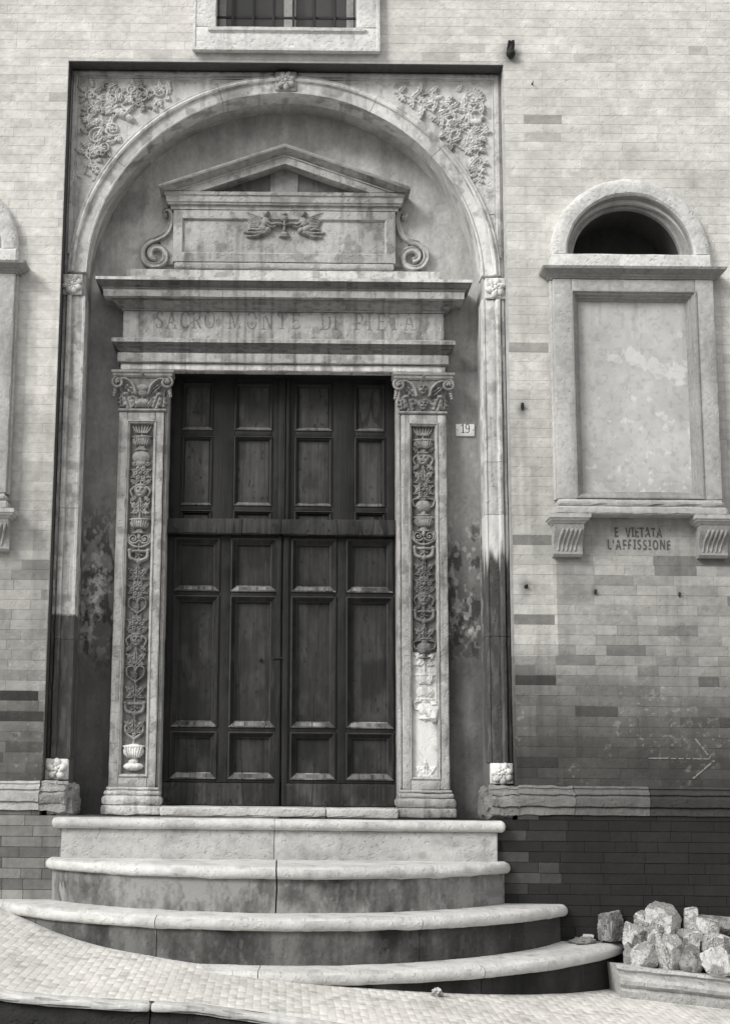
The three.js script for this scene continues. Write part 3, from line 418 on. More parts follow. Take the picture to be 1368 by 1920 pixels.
// ================================================================== DOORCASE
const dc = thing('carved_doorcase', 'classical stone doorcase with carved pilasters, inscribed frieze, triangular pediment and side scrolls', 'doorcase', [0, 0.99, -0.45]);
const font = await new FontLoader().loadAsync('fonts/droid/droid_serif_regular.typeface.json');
const fontB = await new FontLoader().loadAsync('fonts/droid/droid_sans_bold.typeface.json');
function letters(f, words, y, h, z, d, xs = 1, gone = 0) { // words: [text, x0, x1]
  const gs = [];
  for (const [txt, x0, x1] of words) {
    const ch = [...txt].map(c => { const shapes = f.generateShapes(c, h / 0.72); const g = new THREE.ExtrudeGeometry(shapes, { depth: d, bevelEnabled: false, curveSegments: 4 }); g.computeBoundingBox(); return g; });
    const ws = ch.map(g => (g.boundingBox.max.x - g.boundingBox.min.x) * xs), tot = ws.reduce((a, b) => a + b, 0), gap = ch.length > 1 ? (x1 - x0 - tot) / (ch.length - 1) : 0; let x = x0;
    ch.forEach((g, i) => { g.translate(-g.boundingBox.min.x, 0, 0); g.scale(xs, 1, 1); g.rotateZ(rr(-0.03, 0.03)); g.translate(x, y + rr(-0.003, 0.003), z); x += ws[i] + gap; gs.push(finish(g)); });
  }
  return gs;
}
{
  const ZP = -0.36, ZN = -0.5;
  part('lintel', blk(-1.25, 1.25, 4.352, 4.404, -0.47, ZP, { er: 0.002 }), M.stonePale, dc);
  part('fascia', blk(-1.275, 1.275, 4.4065, 4.482, ZN, -0.335, { er: 0.003 }), M.doorcase, dc);
  part('architrave_cornice', mould([[-0.1, 4.484], [0.006, 4.484], [0.01, 4.496], [0.03, 4.515], [0.04, 4.53], [0.055, 4.54], [0.066, 4.553], [-0.1, 4.553]], -1.25, 1.25, -0.36, 0.14), M.dusky, dc);
  part('cornice_fillet', mould([[-0.1, 4.555], [0.07, 4.555], [0.071, 4.582], [0.05, 4.594], [-0.1, 4.596]], -1.25, 1.25, -0.36, 0.14), M.doorcase, dc);
  const fr = part('frieze', blk(-1.24, 1.24, 4.598, 4.822, ZN, -0.355, { er: 0.003 }), M.doorcase, dc);
  part('inscription', letters(font, [['SACRO', -0.99, -0.53], ['MONTE', -0.43, 0.13], ['DI', 0.285, 0.42], ['PIETA', 0.545, 1.02]], 4.684, 0.098, -0.3555, 0.0015, 0.7), M.cut, fr);
  part('bed_moulding', mould([[-0.1, 4.824], [0.01, 4.824], [0.014, 4.836], [0.03, 4.842], [0.05, 4.862], [0.07, 4.876], [0.082, 4.88], [0.086, 4.895], [-0.1, 4.895]], -1.24, 1.24, -0.36, 0.14), M.duskyLight, dc);
  part('corona', mould([[-0.1, 4.897], [0.142, 4.897], [0.146, 4.95], [0.153, 4.953], [-0.1, 4.953]], -1.24, 1.24, -0.36, 0.14), M.doorcase, dc);
  part('cyma', mould([[-0.1, 4.955], [0.154, 4.955], [0.157, 4.968], [0.17, 4.975], [0.188, 5.002], [0.196, 5.008], [-0.1, 5.008]], -1.24, 1.24, -0.36, 0.14), M.dusky, dc);
  part('cornice_fillet', mould([[-0.1, 5.01], [0.2, 5.01], [0.203, 5.032], [-0.1, 5.036]], -1.24, 1.24, -0.36, 0.14), M.stonePale, dc);
  part('attic_plinth', blk(-1.226, 1.226, 5.037, 5.175, ZN, -0.385, { er: 0.003 }), M.stone, dc);
  part('attic_plinth', blk(-0.86, 0.86, 5.177, 5.232, ZN, -0.372, { er: 0.003, r: 0.015 }), M.doorcase, dc);
  const attic = part('attic_panel', blk(-0.875, 0.875, 5.234, 5.666, ZN, -0.40, { er: 0.002 }), M.doorcase, dc);
  part('panel_moulding', frame(-0.872, 0.872, 5.236, 5.664, [[0, -0.4], [0.003, -0.382], [0.07, -0.38], [0.078, -0.388], [0.084, -0.4005]]), M.doorcase, attic);
  part('attic_cornice', mould([[-0.1, 5.668], [0.008, 5.668], [0.012, 5.7], [0.03, 5.702], [0.034, 5.716], [0.042, 5.72], [0.046, 5.768], [0.056, 5.772], [0.062, 5.796], [-0.1, 5.8]], -0.885, 0.885, -0.39, 0.11), M.doorcase, dc);
  // pediment
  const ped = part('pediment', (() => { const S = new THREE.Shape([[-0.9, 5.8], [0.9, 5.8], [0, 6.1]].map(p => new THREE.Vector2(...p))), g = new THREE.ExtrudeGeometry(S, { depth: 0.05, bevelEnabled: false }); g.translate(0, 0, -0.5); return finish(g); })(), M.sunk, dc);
  for (const s of [-1, 1]) {
    const A = [s * 0.985, 5.822], B = [0, 6.172], L = Math.hypot(B[0] - A[0], B[1] - A[1]), n = [-(B[1] - A[1]) / L * -s * -1, (Math.abs(B[0] - A[0])) / L];
    const rp = [[0, -0.27], [-0.012, -0.262], [-0.026, -0.264], [-0.034, -0.284], [-0.058, -0.302], [-0.064, -0.318], [-0.072, -0.318], [-0.076, -0.33], [-0.134, -0.336], [-0.137, -0.5], [0, -0.5]]; // [drop, z]
    const up = pr => loft(pr, lin(0, 1, 0.04).map((t, i) => (d, z) => { let x = mix(A[0], B[0], t), y = mix(A[1], B[1], t) + d * 1.06; if (y < 5.803) { if (i === 0) x -= s * Math.min(0.1, (5.803 - y) * 0.8); y = 5.803 + d * 0.004; } return [x, y, z]; }), { er: 0.0018 });
    part('raking_cyma', up([[0, -0.262], [-0.012, -0.258], [-0.026, -0.262], [-0.04, -0.284], [-0.056, -0.302], [-0.062, -0.318], [-0.062, -0.5], [0, -0.5]]), M.duskyLight, ped);
    part('raking_corona', up([[-0.063, -0.317], [-0.072, -0.319], [-0.076, -0.33], [-0.128, -0.335], [-0.131, -0.5], [-0.063, -0.5]]), M.doorcase, ped);
  }
  part('tympanum_block', blk(-0.115, 0.108, 5.803, 6.05, -0.47, -0.44, { er: 0.003 }), M.duskyLight, ped);
  // carved pair of winged figures holding a chalice
  const C = new Carve(-0.36, 5.4, 0.36, 5.68, 0.0022);
  C.blob(0, 5.6, 0.038, 0.032, 0, 0.03).blob(0, 5.632, 0.024, 0.016, 0, 0.034).stroke([[0, 5.58], [0, 5.5]], 0.012, 0.014, 0.026).blob(0, 5.54, 0.02, 0.01, 0, 0.034).blob(0, 5.47, 0.034, 0.024, 0, 0.03).blob(0, 5.452, 0.045, 0.012, 0, 0.03);
  for (const s of [-1, 1]) {
    C.blob(s * 0.145, 5.628, 0.025, 0.029, 0, 0.046).blob(s * 0.147, 5.642, 0.03, 0.02, 0, 0.042);                    // head, hair
    C.blob(s * 0.152, 5.563, 0.04, 0.052, s * 0.3, 0.042).blob(s * 0.17, 5.51, 0.05, 0.035, s * 0.6, 0.04).blob(s * 0.13, 5.5, 0.03, 0.03, 0, 0.04);
    C.stroke([[s * 0.15, 5.585], [s * 0.1, 5.545], [s * 0.06, 5.55], [s * 0.02, 5.545]], 0.014, 0.01, 0.038, 0.04).stroke([[s * 0.165, 5.57], [s * 0.11, 5.525], [s * 0.07, 5.53]], 0.013, 0.01, 0.034);
    C.stroke([[s * 0.14, 5.5], [s * 0.2, 5.475], [s * 0.26, 5.478], [s * 0.31, 5.485]], 0.024, 0.011, 0.036, 0.02).stroke([[s * 0.15, 5.48], [s * 0.22, 5.452], [s * 0.29, 5.45]], 0.02, 0.012, 0.034, 0.02).stroke([[s * 0.2, 5.5], [s * 0.25, 5.51], [s * 0.28, 5.505]], 0.018, 0.008, 0.03, 0.015);
    for (let i = 0; i < 8; i++) { const t = i / 7; C.stroke([[s * mix(0.18, 0.205, t), mix(5.6, 5.525, t)], [s * mix(0.25, 0.265, t), mix(5.625, 5.53, t)], [s * mix(0.335, 0.26, t), mix(5.655, 5.54, t)]], 0.011, 0.006, 0.03, 0.014); }
    C.stroke([[s * 0.18, 5.56], [s * 0.2, 5.6], [s * 0.23, 5.625], [s * 0.3, 5.645]], 0.014, 0.008, 0.032, 0.02);
  }
  part('angel_relief', C.geo(-0.4, 1.25), M.relief, attic);
  // side scrolls
  for (const s of [-1, 1]) {
    const pts = []; for (let i = 0; i <= 10; i++) { const a = 3.6 - i / 10 * 3.9, r = 0.022 + 0.016 * i / 10; pts.push([s * (0.925 - 0.0) + s * Math.cos(a) * r * 1, 5.665 + Math.sin(a) * r]); }
    const S = [[0.925, 5.645], [0.945, 5.642], [0.955, 5.662], [0.935, 5.68], [0.908, 5.672], [0.894, 5.63], [0.9, 5.56], [0.93, 5.49], [0.99, 5.447], [1.06, 5.42], [1.11, 5.37], [1.115, 5.3], [1.07, 5.235], [1.0, 5.225], [0.945, 5.26], [0.935, 5.32], [0.965, 5.37], [1.02, 5.38], [1.055, 5.345], [1.045, 5.3], [1.01, 5.29]];
    const cv = new THREE.CatmullRomCurve3(S.map(p => new THREE.Vector3(s * p[0], p[1], 0)), false, 'centripetal'), N = 130, sec = [];
    const pr = [[-1, 0.0], [-1, 0.072], [-0.72, 0.084], [-0.45, 0.07], [0.45, 0.07], [0.72, 0.084], [1, 0.072], [1, 0.0]];
    const stn = []; for (let i = 0; i <= N; i++) { const t = i / N, p = cv.getPoint(t), d = cv.getTangent(t), w = 0.013 + 0.009 * Math.sin(Math.min(1, t * 1.6) * 1.57) ; stn.push((a, b) => [p.x - d.y * a * w, p.y + d.x * a * w, -0.505 + b * (1.1 - 0.35 * t)]); }
    part('side_scroll', loft(pr, stn, { er: 0.0015, crease: 0.7 }), M.stone, dc);
    part('side_scroll_fill', (() => { const Q = [[0.872, 5.24], [0.872, 5.6], [0.9, 5.55], [0.93, 5.49], [0.99, 5.447], [0.96, 5.38], [0.93, 5.3], [0.95, 5.24]], g = new THREE.ExtrudeGeometry(new THREE.Shape(Q.map(p => new THREE.Vector2(s * p[0], p[1]))), { depth: 0.04, bevelEnabled: false }); g.translate(0, 0, -0.5); return finish(g); })(), M.doorcase, dc);
  }
  // pilasters
  const motif = {
    flames: (c, x, y, k) => { for (let i = -3; i <= 3; i++) c.stroke([[x + i * 0.013, y - 0.03], [x + i * 0.02, y], [x + i * 0.024, y + 0.035 - Math.abs(i) * 0.004]], 0.009, 0.004, 0.02 * k, 0.012 * k); },
    bowl: (c, x, y, k) => { c.blob(x, y, 0.075, 0.045, 0, 0.03 * k).blob(x, y + 0.03, 0.085, 0.014, 0, 0.034 * k).blob(x, y - 0.055, 0.03, 0.02, 0, 0.024 * k).blob(x, y - 0.07, 0.05, 0.012, 0, 0.026 * k); for (let i = -3; i <= 3; i++) c.stroke([[x + i * 0.018, y + 0.018], [x + i * 0.013, y - 0.035]], 0.008, 0.005, 0.034 * k); },
    dome: (c, x, y, k) => { c.blob(x, y, 0.07, 0.05, 0, 0.034 * k).blob(x, y - 0.05, 0.045, 0.03, 0, 0.028 * k); for (const s of [-1, 1]) c.spiral(x + s * 0.05, y - 0.05, 0.025, 1.2, s, 1.5, 0.008, 0.02 * k); },
    flower: (c, x, y, k) => { c.flower(x, y, 0.06, 6, 0.032 * k); for (let i = 0; i < 8; i++) c.leaf(x, y, i * 0.785 + 0.4, 0.09, 0.018, 0.02 * k); },
    mask: (c, x, y, k) => { c.face(x, y, 0.05, 0.032 * k); for (const s of [-1, 1]) { c.leaf(x + s * 0.03, y + 0.05, 1.57 - s * 0.9, 0.07, 0.018, 0.022 * k); c.leaf(x + s * 0.03, y - 0.04, -1.57 + s * 0.8, 0.07, 0.018, 0.022 * k); c.stroke([[x + s * 0.045, y + 0.03], [x + s * 0.075, y], [x + s * 0.06, y - 0.04]], 0.012, 0.008, 0.022 * k); } },
    leaf: (c, x, y, k) => { for (const s of [-1, 1]) { c.leaf(x, y - 0.05, 1.57 - s * 0.75, 0.11, 0.024, 0.026 * k); c.leaf(x, y - 0.01, 1.57 - s * 1.15, 0.085, 0.02, 0.024 * k); c.leaf(x, y - 0.04, -s * 0.2 + (s < 0 ? Math.PI : 0), 0.075, 0.018, 0.02 * k); } c.leaf(x, y - 0.05, 1.57, 0.12, 0.024, 0.032 * k); },
    scroll: (c, x, y, k) => { for (const s of [-1, 1]) { c.spiral(x + s * 0.043, y, 0.038, 1.5, s, s > 0 ? 3.6 : -0.5, 0.009, 0.025 * k); c.stroke([[x + s * 0.08, y + 0.03], [x + s * 0.085, y - 0.02], [x + s * 0.03, y - 0.06], [x, y - 0.065]], 0.009, 0.011, 0.022 * k); } c.blob(x, y + 0.02, 0.016, 0.03, 0, 0.03 * k); },
    urn: (c, x, y, k) => { c.blob(x, y, 0.06, 0.05, 0, 0.034 * k).blob(x, y + 0.055, 0.03, 0.025, 0, 0.026 * k).blob(x, y + 0.07, 0.055, 0.011, 0, 0.03 * k).blob(x, y - 0.055, 0.022, 0.02, 0, 0.024 * k).blob(x, y - 0.07, 0.05, 0.012, 0, 0.028 * k); for (const s of [-1, 1]) c.stroke([[x + s * 0.03, y + 0.06], [x + s * 0.08, y + 0.045], [x + s * 0.07, y + 0.0], [x + s * 0.045, y - 0.01]], 0.008, 0.007, 0.022 * k); },
    heart: (c, x, y, k) => { for (const s of [-1, 1]) c.stroke([[x, y - 0.06], [x + s * 0.06, y - 0.01], [x + s * 0.06, y + 0.045], [x + s * 0.02, y + 0.055], [x, y + 0.02]], 0.01, 0.008, 0.024 * k); c.leaf(x, y - 0.045, 1.57, 0.07, 0.018, 0.026 * k); },
    festoon: (c, x, y, k) => { c.blob(x, y + 0.03, 0.075, 0.014, 0, 0.026 * k); for (const s of [-1, 1]) { c.stroke([[x + s * 0.07, y + 0.03], [x + s * 0.06, y - 0.02], [x, y - 0.045]], 0.014, 0.016, 0.026 * k); c.blob(x + s * 0.07, y + 0.035, 0.018, 0.018, 0, 0.03 * k); } c.blob(x, y - 0.045, 0.024, 0.024, 0, 0.03 * k).flower(x, y, 0.03, 5, 0.024 * k); },
  };
  const names = { flames: 'flame_crest', bowl: 'fluted_bowl', dome: 'domed_finial', flower: 'carved_flower', mask: 'carved_mask', leaf: 'acanthus_spray', scroll: 'scroll_pair', urn: 'carved_urn', heart: 'heart_tendril', festoon: 'festoon' };
  const seqs = { '-1': ['bowl', 'dome', 'flower', 'mask', 'leaf', 'bowl', 'scroll', 'festoon', 'leaf', 'flower', 'heart', 'flower', 'mask', 'leaf', 'heart', 'leaf', 'festoon', 'leaf'], '1': ['bowl', 'mask', 'leaf', 'flower', 'urn', 'bowl', 'scroll', 'festoon', 'leaf', 'flower', 'mask', 'festoon', 'leaf', 'urn'] };
  for (const s of [-1, 1]) {
    const X = a => Math.min(...a), cx = s * 1.075, xa = s < 0 ? -1.252 : 0.905, xb = s < 0 ? -0.905 : 1.252;
    const shaft = part('pilaster', [blk(xa, cx - 0.108, 1.19, 4.02, ZN, ZP, { er: 0.004, r: 0.008 }), blk(cx + 0.108, xb, 1.19, 4.02, ZN, ZP, { er: 0.004, r: 0.008 }), blk(cx - 0.108, cx + 0.108, 1.19, 1.268, ZN, ZP - 0.001, { er: 0.004 }), blk(cx - 0.108, cx + 0.108, 3.945, 4.02, ZN, ZP - 0.001, { er: 0.003 })], M.doorcase, dc, s < 0 ? 'left pilaster, grey with a clear carved candelabrum' : 'right pilaster, its lower third worn pale');
    if (s > 0) part('sunk_panel', blk(cx - 0.107, cx + 0.107, 1.262, 2.2, ZN, ZP - 0.033, { er: 0.003 }), M.stonePale, shaft, 'pale worn foot of the sunk panel');
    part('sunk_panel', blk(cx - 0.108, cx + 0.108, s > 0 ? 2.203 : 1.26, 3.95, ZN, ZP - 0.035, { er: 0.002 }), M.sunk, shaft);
    part('panel_moulding', frame(cx - 0.113, cx + 0.113, 1.262, 3.952, [[0, ZP + 0.002], [0.006, ZP + 0.008], [0.012, ZP - 0.002], [0.02, ZP - 0.006], [0.024, ZP - 0.03], [0.026, ZP - 0.036]]), M.doorcase, shaft);
    // inner jamb of the door opening
    const ja = s < 0 ? -0.9 : 0.877, jb = s < 0 ? -0.877 : 0.9;
    part('door_jamb', [blk(ja, jb, 1.06, 4.336, -0.7, -0.40, { er: 0.004, r: 0.01 }), blk(s < 0 ? -0.9 : 0.892, s < 0 ? -0.892 : 0.9, 1.2, 4.3, -0.42, -0.385, { er: 0.003, r: 0.006 })], M.doorcase, dc);
    // candelabrum
    const seq = seqs[s], top = 3.9, bot = s < 0 ? 1.62 : 2.22, stepY = (top - bot) / seq.length;
    const cr = (name, y, k) => { const c = new Carve(cx - 0.1, y - 0.12, cx + 0.1, y + 0.1, 0.003); c.stroke([[cx, y - 0.09], [cx, y + 0.08]], 0.008, 0.008, 0.012 * k); motif[name](c, cx, y, k); return c; };
    part('flame_crest', (() => { const c = new Carve(cx - 0.1, 3.84, cx + 0.1, 3.95, 0.003); motif.flames(c, cx, 3.89, 1); return c.geo(ZP - 0.035); })(), M.relief, shaft);
    seq.forEach((nm, i) => { const y = 3.81 - (i + 0.15) * stepY + rr(-0.008, 0.008); part(names[nm], cr(nm, y, rr(0.85, 1.35)).geo(ZP - 0.035), y < 2.9 ? M.reliefDark : M.relief, shaft); });
    if (s < 0) { part('heart_tendril', cr('heart', 1.6, 0.8).geo(ZP - 0.035), M.relief, shaft); part('fluted_bowl', (() => { const c = new Carve(cx - 0.1, 1.27, cx + 0.1, 1.52, 0.003); c.blob(cx, 1.45, 0.078, 0.055, 0, 0.05).blob(cx, 1.485, 0.085, 0.014, 0, 0.055).blob(cx, 1.375, 0.035, 0.025, 0, 0.04).blob(cx, 1.34, 0.075, 0.03, 0, 0.045); for (let i = -3; i <= 3; i++) c.stroke([[cx + i * 0.02, 1.475], [cx + i * 0.014, 1.41]], 0.009, 0.006, 0.056); return c.geo(ZP - 0.035); })(), M.stonePale, shaft, 'pale fluted bowl at the foot of the pilaster'); }
    else { for (const [nm, y, k] of [['leaf', 2.16, 0.7], ['bowl', 2.0, 0.5], ['dome', 1.9, 0.8], ['urn', 1.78, 0.9], ['leaf', 1.33, 0.5]]) part('worn_' + names[nm], cr(nm, y, k).geo(ZP - 0.033), M.stonePale, shaft); part('broken_boss', blk(cx + 0.02, cx + 0.1, 1.7, 1.84, ZP - 0.05, ZP + 0.0, { r: 0.03, er: 0.04, seg: 0.02, f: 20 }), M.stonePale, shaft); }
    // base
    part('pilaster_base', [blk(s < 0 ? -1.288 : 0.857, s < 0 ? -0.857 : 1.288, 0.992, 1.06, ZN, -0.26, { er: 0.01, r: 0.012, seg: 0.04 }), blk(s < 0 ? -1.288 : 0.857, s < 0 ? -0.857 : 1.288, 1.062, 1.13, ZN, -0.27, { er: s < 0 ? 0.006 : 0.016, r: 0.02, seg: 0.04 }), blk(s < 0 ? -1.278 : 0.868, s < 0 ? -0.868 : 1.278, 1.132, 1.165, ZN, -0.30, { er: s < 0 ? 0.006 : 0.016, r: 0.014, seg: 0.04 }), blk(s < 0 ? -1.265 : 0.88, s < 0 ? -0.88 : 1.265, 1.167, 1.19, ZN, -0.33, { er: 0.006, r: 0.01, seg: 0.04 })], s < 0 ? M.stone : M.stoneMid, shaft);
    // capital
    const cap = [];
    cap.push(mould([[-0.05, 4.02], [0.008, 4.02], [0.016, 4.03], [0.008, 4.042], [-0.05, 4.042]], cx - 0.17, cx + 0.17, ZP, 0.12));
    cap.push(mould([[-0.1, 4.042], [-0.012, 4.042], [-0.006, 4.1], [0.004, 4.16], [0.02, 4.22], [0.045, 4.27], [-0.1, 4.27]], cx - 0.165, cx + 0.165, ZP, 0.12));
    cap.push(mould([[-0.1, 4.275], [0.05, 4.275], [0.062, 4.29], [0.062, 4.305], [0.072, 4.315], [0.072, 4.332], [-0.1, 4.334]], cx - 0.165, cx + 0.165, ZP, 0.12));
    const K = new Carve(cx - 0.24, 4.04, cx + 0.24, 4.33, 0.003);
    for (const t of [-1, 1]) { K.leaf(cx + t * 0.09, 4.04, 1.57 - t * 0.35, 0.13, 0.05, 0.045); K.leaf(cx + t * 0.15, 4.05, 1.57 - t * 0.1, 0.11, 0.035, 0.04); K.blob(cx + t * 0.13, 4.15, 0.03, 0.02, 0, 0.06); K.stroke([[cx + t * 0.05, 4.16], [cx + t * 0.07, 4.22], [cx + t * 0.12, 4.262], [cx + t * 0.18, 4.262]], 0.016, 0.016, 0.06, 0.085); K.leaf(cx + t * 0.06, 4.16, 1.57 - t * 0.9, 0.12, 0.03, 0.06); }
    if (s > 0) { K.face(cx, 4.09, 0.042, 0.04); K.face(cx, 4.215, 0.05, 0.05); } else { K.blob(cx, 4.2, 0.06, 0.045, 0, 0.05).blob(cx, 4.16, 0.05, 0.03, 0, 0.05).blob(cx, 4.09, 0.07, 0.035, 0, 0.045); for (let i = -2; i <= 2; i++) K.leaf(cx + i * 0.02, 4.05, 1.57 - i * 0.3, 0.09, 0.018, 0.045); }
    K.flower(cx, 4.3, 0.04, 6, 0.095);
    cap.push(K.geo(ZP - 0.01).toNonIndexed());
    for (const t of [-1, 1]) { const pts = []; for (let i = 0; i <= 28; i++) { const q = i / 28, a = (t > 0 ? Math.PI * 0.62 : Math.PI * 0.38) - t * q * 9.4, R = 0.05 * (1 - 0.8 * q); pts.push([cx + t * 0.185 + Math.cos(a) * R, 4.238 + Math.sin(a) * R, ZP + 0.045 + 0.022 * q]); } cap.push(tube(pts, 0.0115, 70, 7)); cap.push(ball(cx + t * 0.185, 4.238, ZP + 0.06, 0.014, 0.014, 0.018)); for (let i = 0; i < 4; i++) cap.push(ball(cx + t * (0.205 + i * 0.004), 4.19 - i * 0.018, ZP + 0.03, 0.018 - i * 0.002, 0.013, 0.016)); }
    part('capital', cap, M.capital, shaft);
  }
}

// ================================================================== WOODEN DOOR
const door = thing('double_door', 'dark weathered wooden double door with moulded panels and a cross beam', 'door', [0, 1.05, -0.62]);
{
  const Z0 = -0.60;
  part('dark_backing', blk(-0.9, 0.9, 1.056, 4.45, -0.76, -0.69, { er: 0 }), M.wood, door);
  part('shade_board', blk(-0.9, 0.9, 4.36, 4.46, -0.69, -0.475, { er: 0.002 }), M.wood, door);  // added dark board, stands in for the shade under the lintel
  const lowCols = [[-0.82, -0.475], [-0.385, -0.035], [0.08, 0.42], [0.5, 0.855]], lowRows = [[2.672, 3.08], [1.642, 2.635], [1.257, 1.605]];
  const upCols = [[-0.785, -0.545], [-0.372, -0.08], [0.1, 0.385], [0.567, 0.8]], upRows = [[3.945, 4.32], [3.345, 3.89], [3.18, 3.30]];
  for (const s of [0, 1]) {
    const leafG = [], add = (x0, x1, y0, y1, z) => leafG.push(blk(x0, x1, y0, y1, -0.68, z, { er: 0.002, r: 0.004, chip: 0.004 }));
    const xl = s ? 0.012 : -0.88, xr = s ? 0.88 : 0.008, lc = lowCols.slice(s * 2, s * 2 + 2), uc = upCols.slice(s * 2, s * 2 + 2);
    const grid = (cols, rows, y0, y1, z) => {
      const xs = [[xl, cols[0][0]], [cols[0][1], cols[1][0]], [cols[1][1], xr]]; for (const [a, b] of xs) add(a, b, y0, y1, z);
      const ys = [[y0, rows[2][0]], [rows[2][1], rows[1][0]], [rows[1][1], rows[0][0]], [rows[0][1], y1]];
      for (const [a, b] of cols) for (const [c, d] of ys) if (d - c > 0.004) add(a, b, c, d, z - 0.001);
    };
    grid(lc, lowRows, 1.228, 3.11, Z0); grid(uc, upRows, 3.12, 4.42, Z0 - 0.02);
    add(s ? 0.018 : -0.035, s ? 0.06 : 0.002, 1.06, 3.1, Z0 + 0.012);
    add(s ? 0.03 : -0.03, s ? 0.055 : 0.024, 3.22, 4.42, Z0 + 0.005);
    const leaf = part('door_leaf', leafG, M.wood, door);
    const pan = (cols, rows, z, deep, w) => { for (const [a, b] of cols) for (const [c, d] of rows) {
      part('panel_board', blk(a - 0.002, b + 0.002, c - 0.002, d + 0.002, -0.685, z - deep, { er: 0.003, r: 0.002, seg: 0.09 }), w > 0.04 ? M.woodPanel : M.woodUp, leaf);
      const pr = w > 0.04 ? [[0, z - 0.004], [0.002, z + 0.012], [0.012, z + 0.014], [w * 0.84, z - deep + 0.022], [w, z - deep + 0.018], [w, z - deep - 0.002]] : [[0, z - 0.004], [0.002, z + 0.008], [0.008, z + 0.01], [0.014, z - 0.006], [0.02, z - 0.008], [w, z - deep + 0.002], [w, z - deep - 0.002]];
      part('panel_moulding', frame(a - 0.004, b + 0.004, c - 0.004, d + 0.004, pr, { crease: 0.3 }, [1, 2, 3]), M.woodTrim, leaf);
      part('panel_ledge', frame(a - 0.004, b + 0.004, c - 0.004, d + 0.004, pr, { crease: 0.3 }, [0]), M.woodDustLit, leaf);  // bottom ledges paler: dust, plus painted skylight on their upward faces
    } };
    pan(lc, lowRows, Z0, 0.045, 0.05); pan(uc, upRows, Z0 - 0.02, 0.03, 0.032);
    const kick = part('kick_board', blk(xl + 0.005, xr - 0.005, 1.06, 1.226, -0.68, Z0 + 0.012, { er: 0.003, r: 0.006, chip: 0.008 }), M.woodBeam, door);
    for (let i = 0; i < 7; i++) for (const y of [1.085, 1.2]) if (rnd() < 0.75) part('nail', finish(new THREE.SphereGeometry(0.009, 8, 6).scale(1, 1, 0.4).translate(xl + 0.08 + i * 0.12 + rr(-0.02, 0.02), y + rr(-0.01, 0.01), Z0 + 0.012), { smooth: true }), M.iron, kick);
  }
  part('cross_beam', [blk(-0.885, -0.3, 3.105, 3.226, -0.66, -0.535, { er: 0.004, r: 0.01, chip: 0.012 }), blk(-0.299, 0.0, 3.107, 3.225, -0.66, -0.537, { er: 0.004, r: 0.008, chip: 0.01 }), blk(0.001, 0.885, 3.104, 3.226, -0.66, -0.534, { er: 0.004, r: 0.01, chip: 0.012 })], M.woodBeam, door);
  part('latch', [tube([[-0.075, 2.158, -0.583], [-0.03, 2.16, -0.578], [0.015, 2.162, -0.577]], 0.005, 12, 6), ball(-0.15, 2.152, -0.632, 0.012, 0.016, 0.01), blk(-0.035, -0.008, 2.148, 2.174, -0.6, -0.58, { er: 0 })], M.latchIron, door);
}

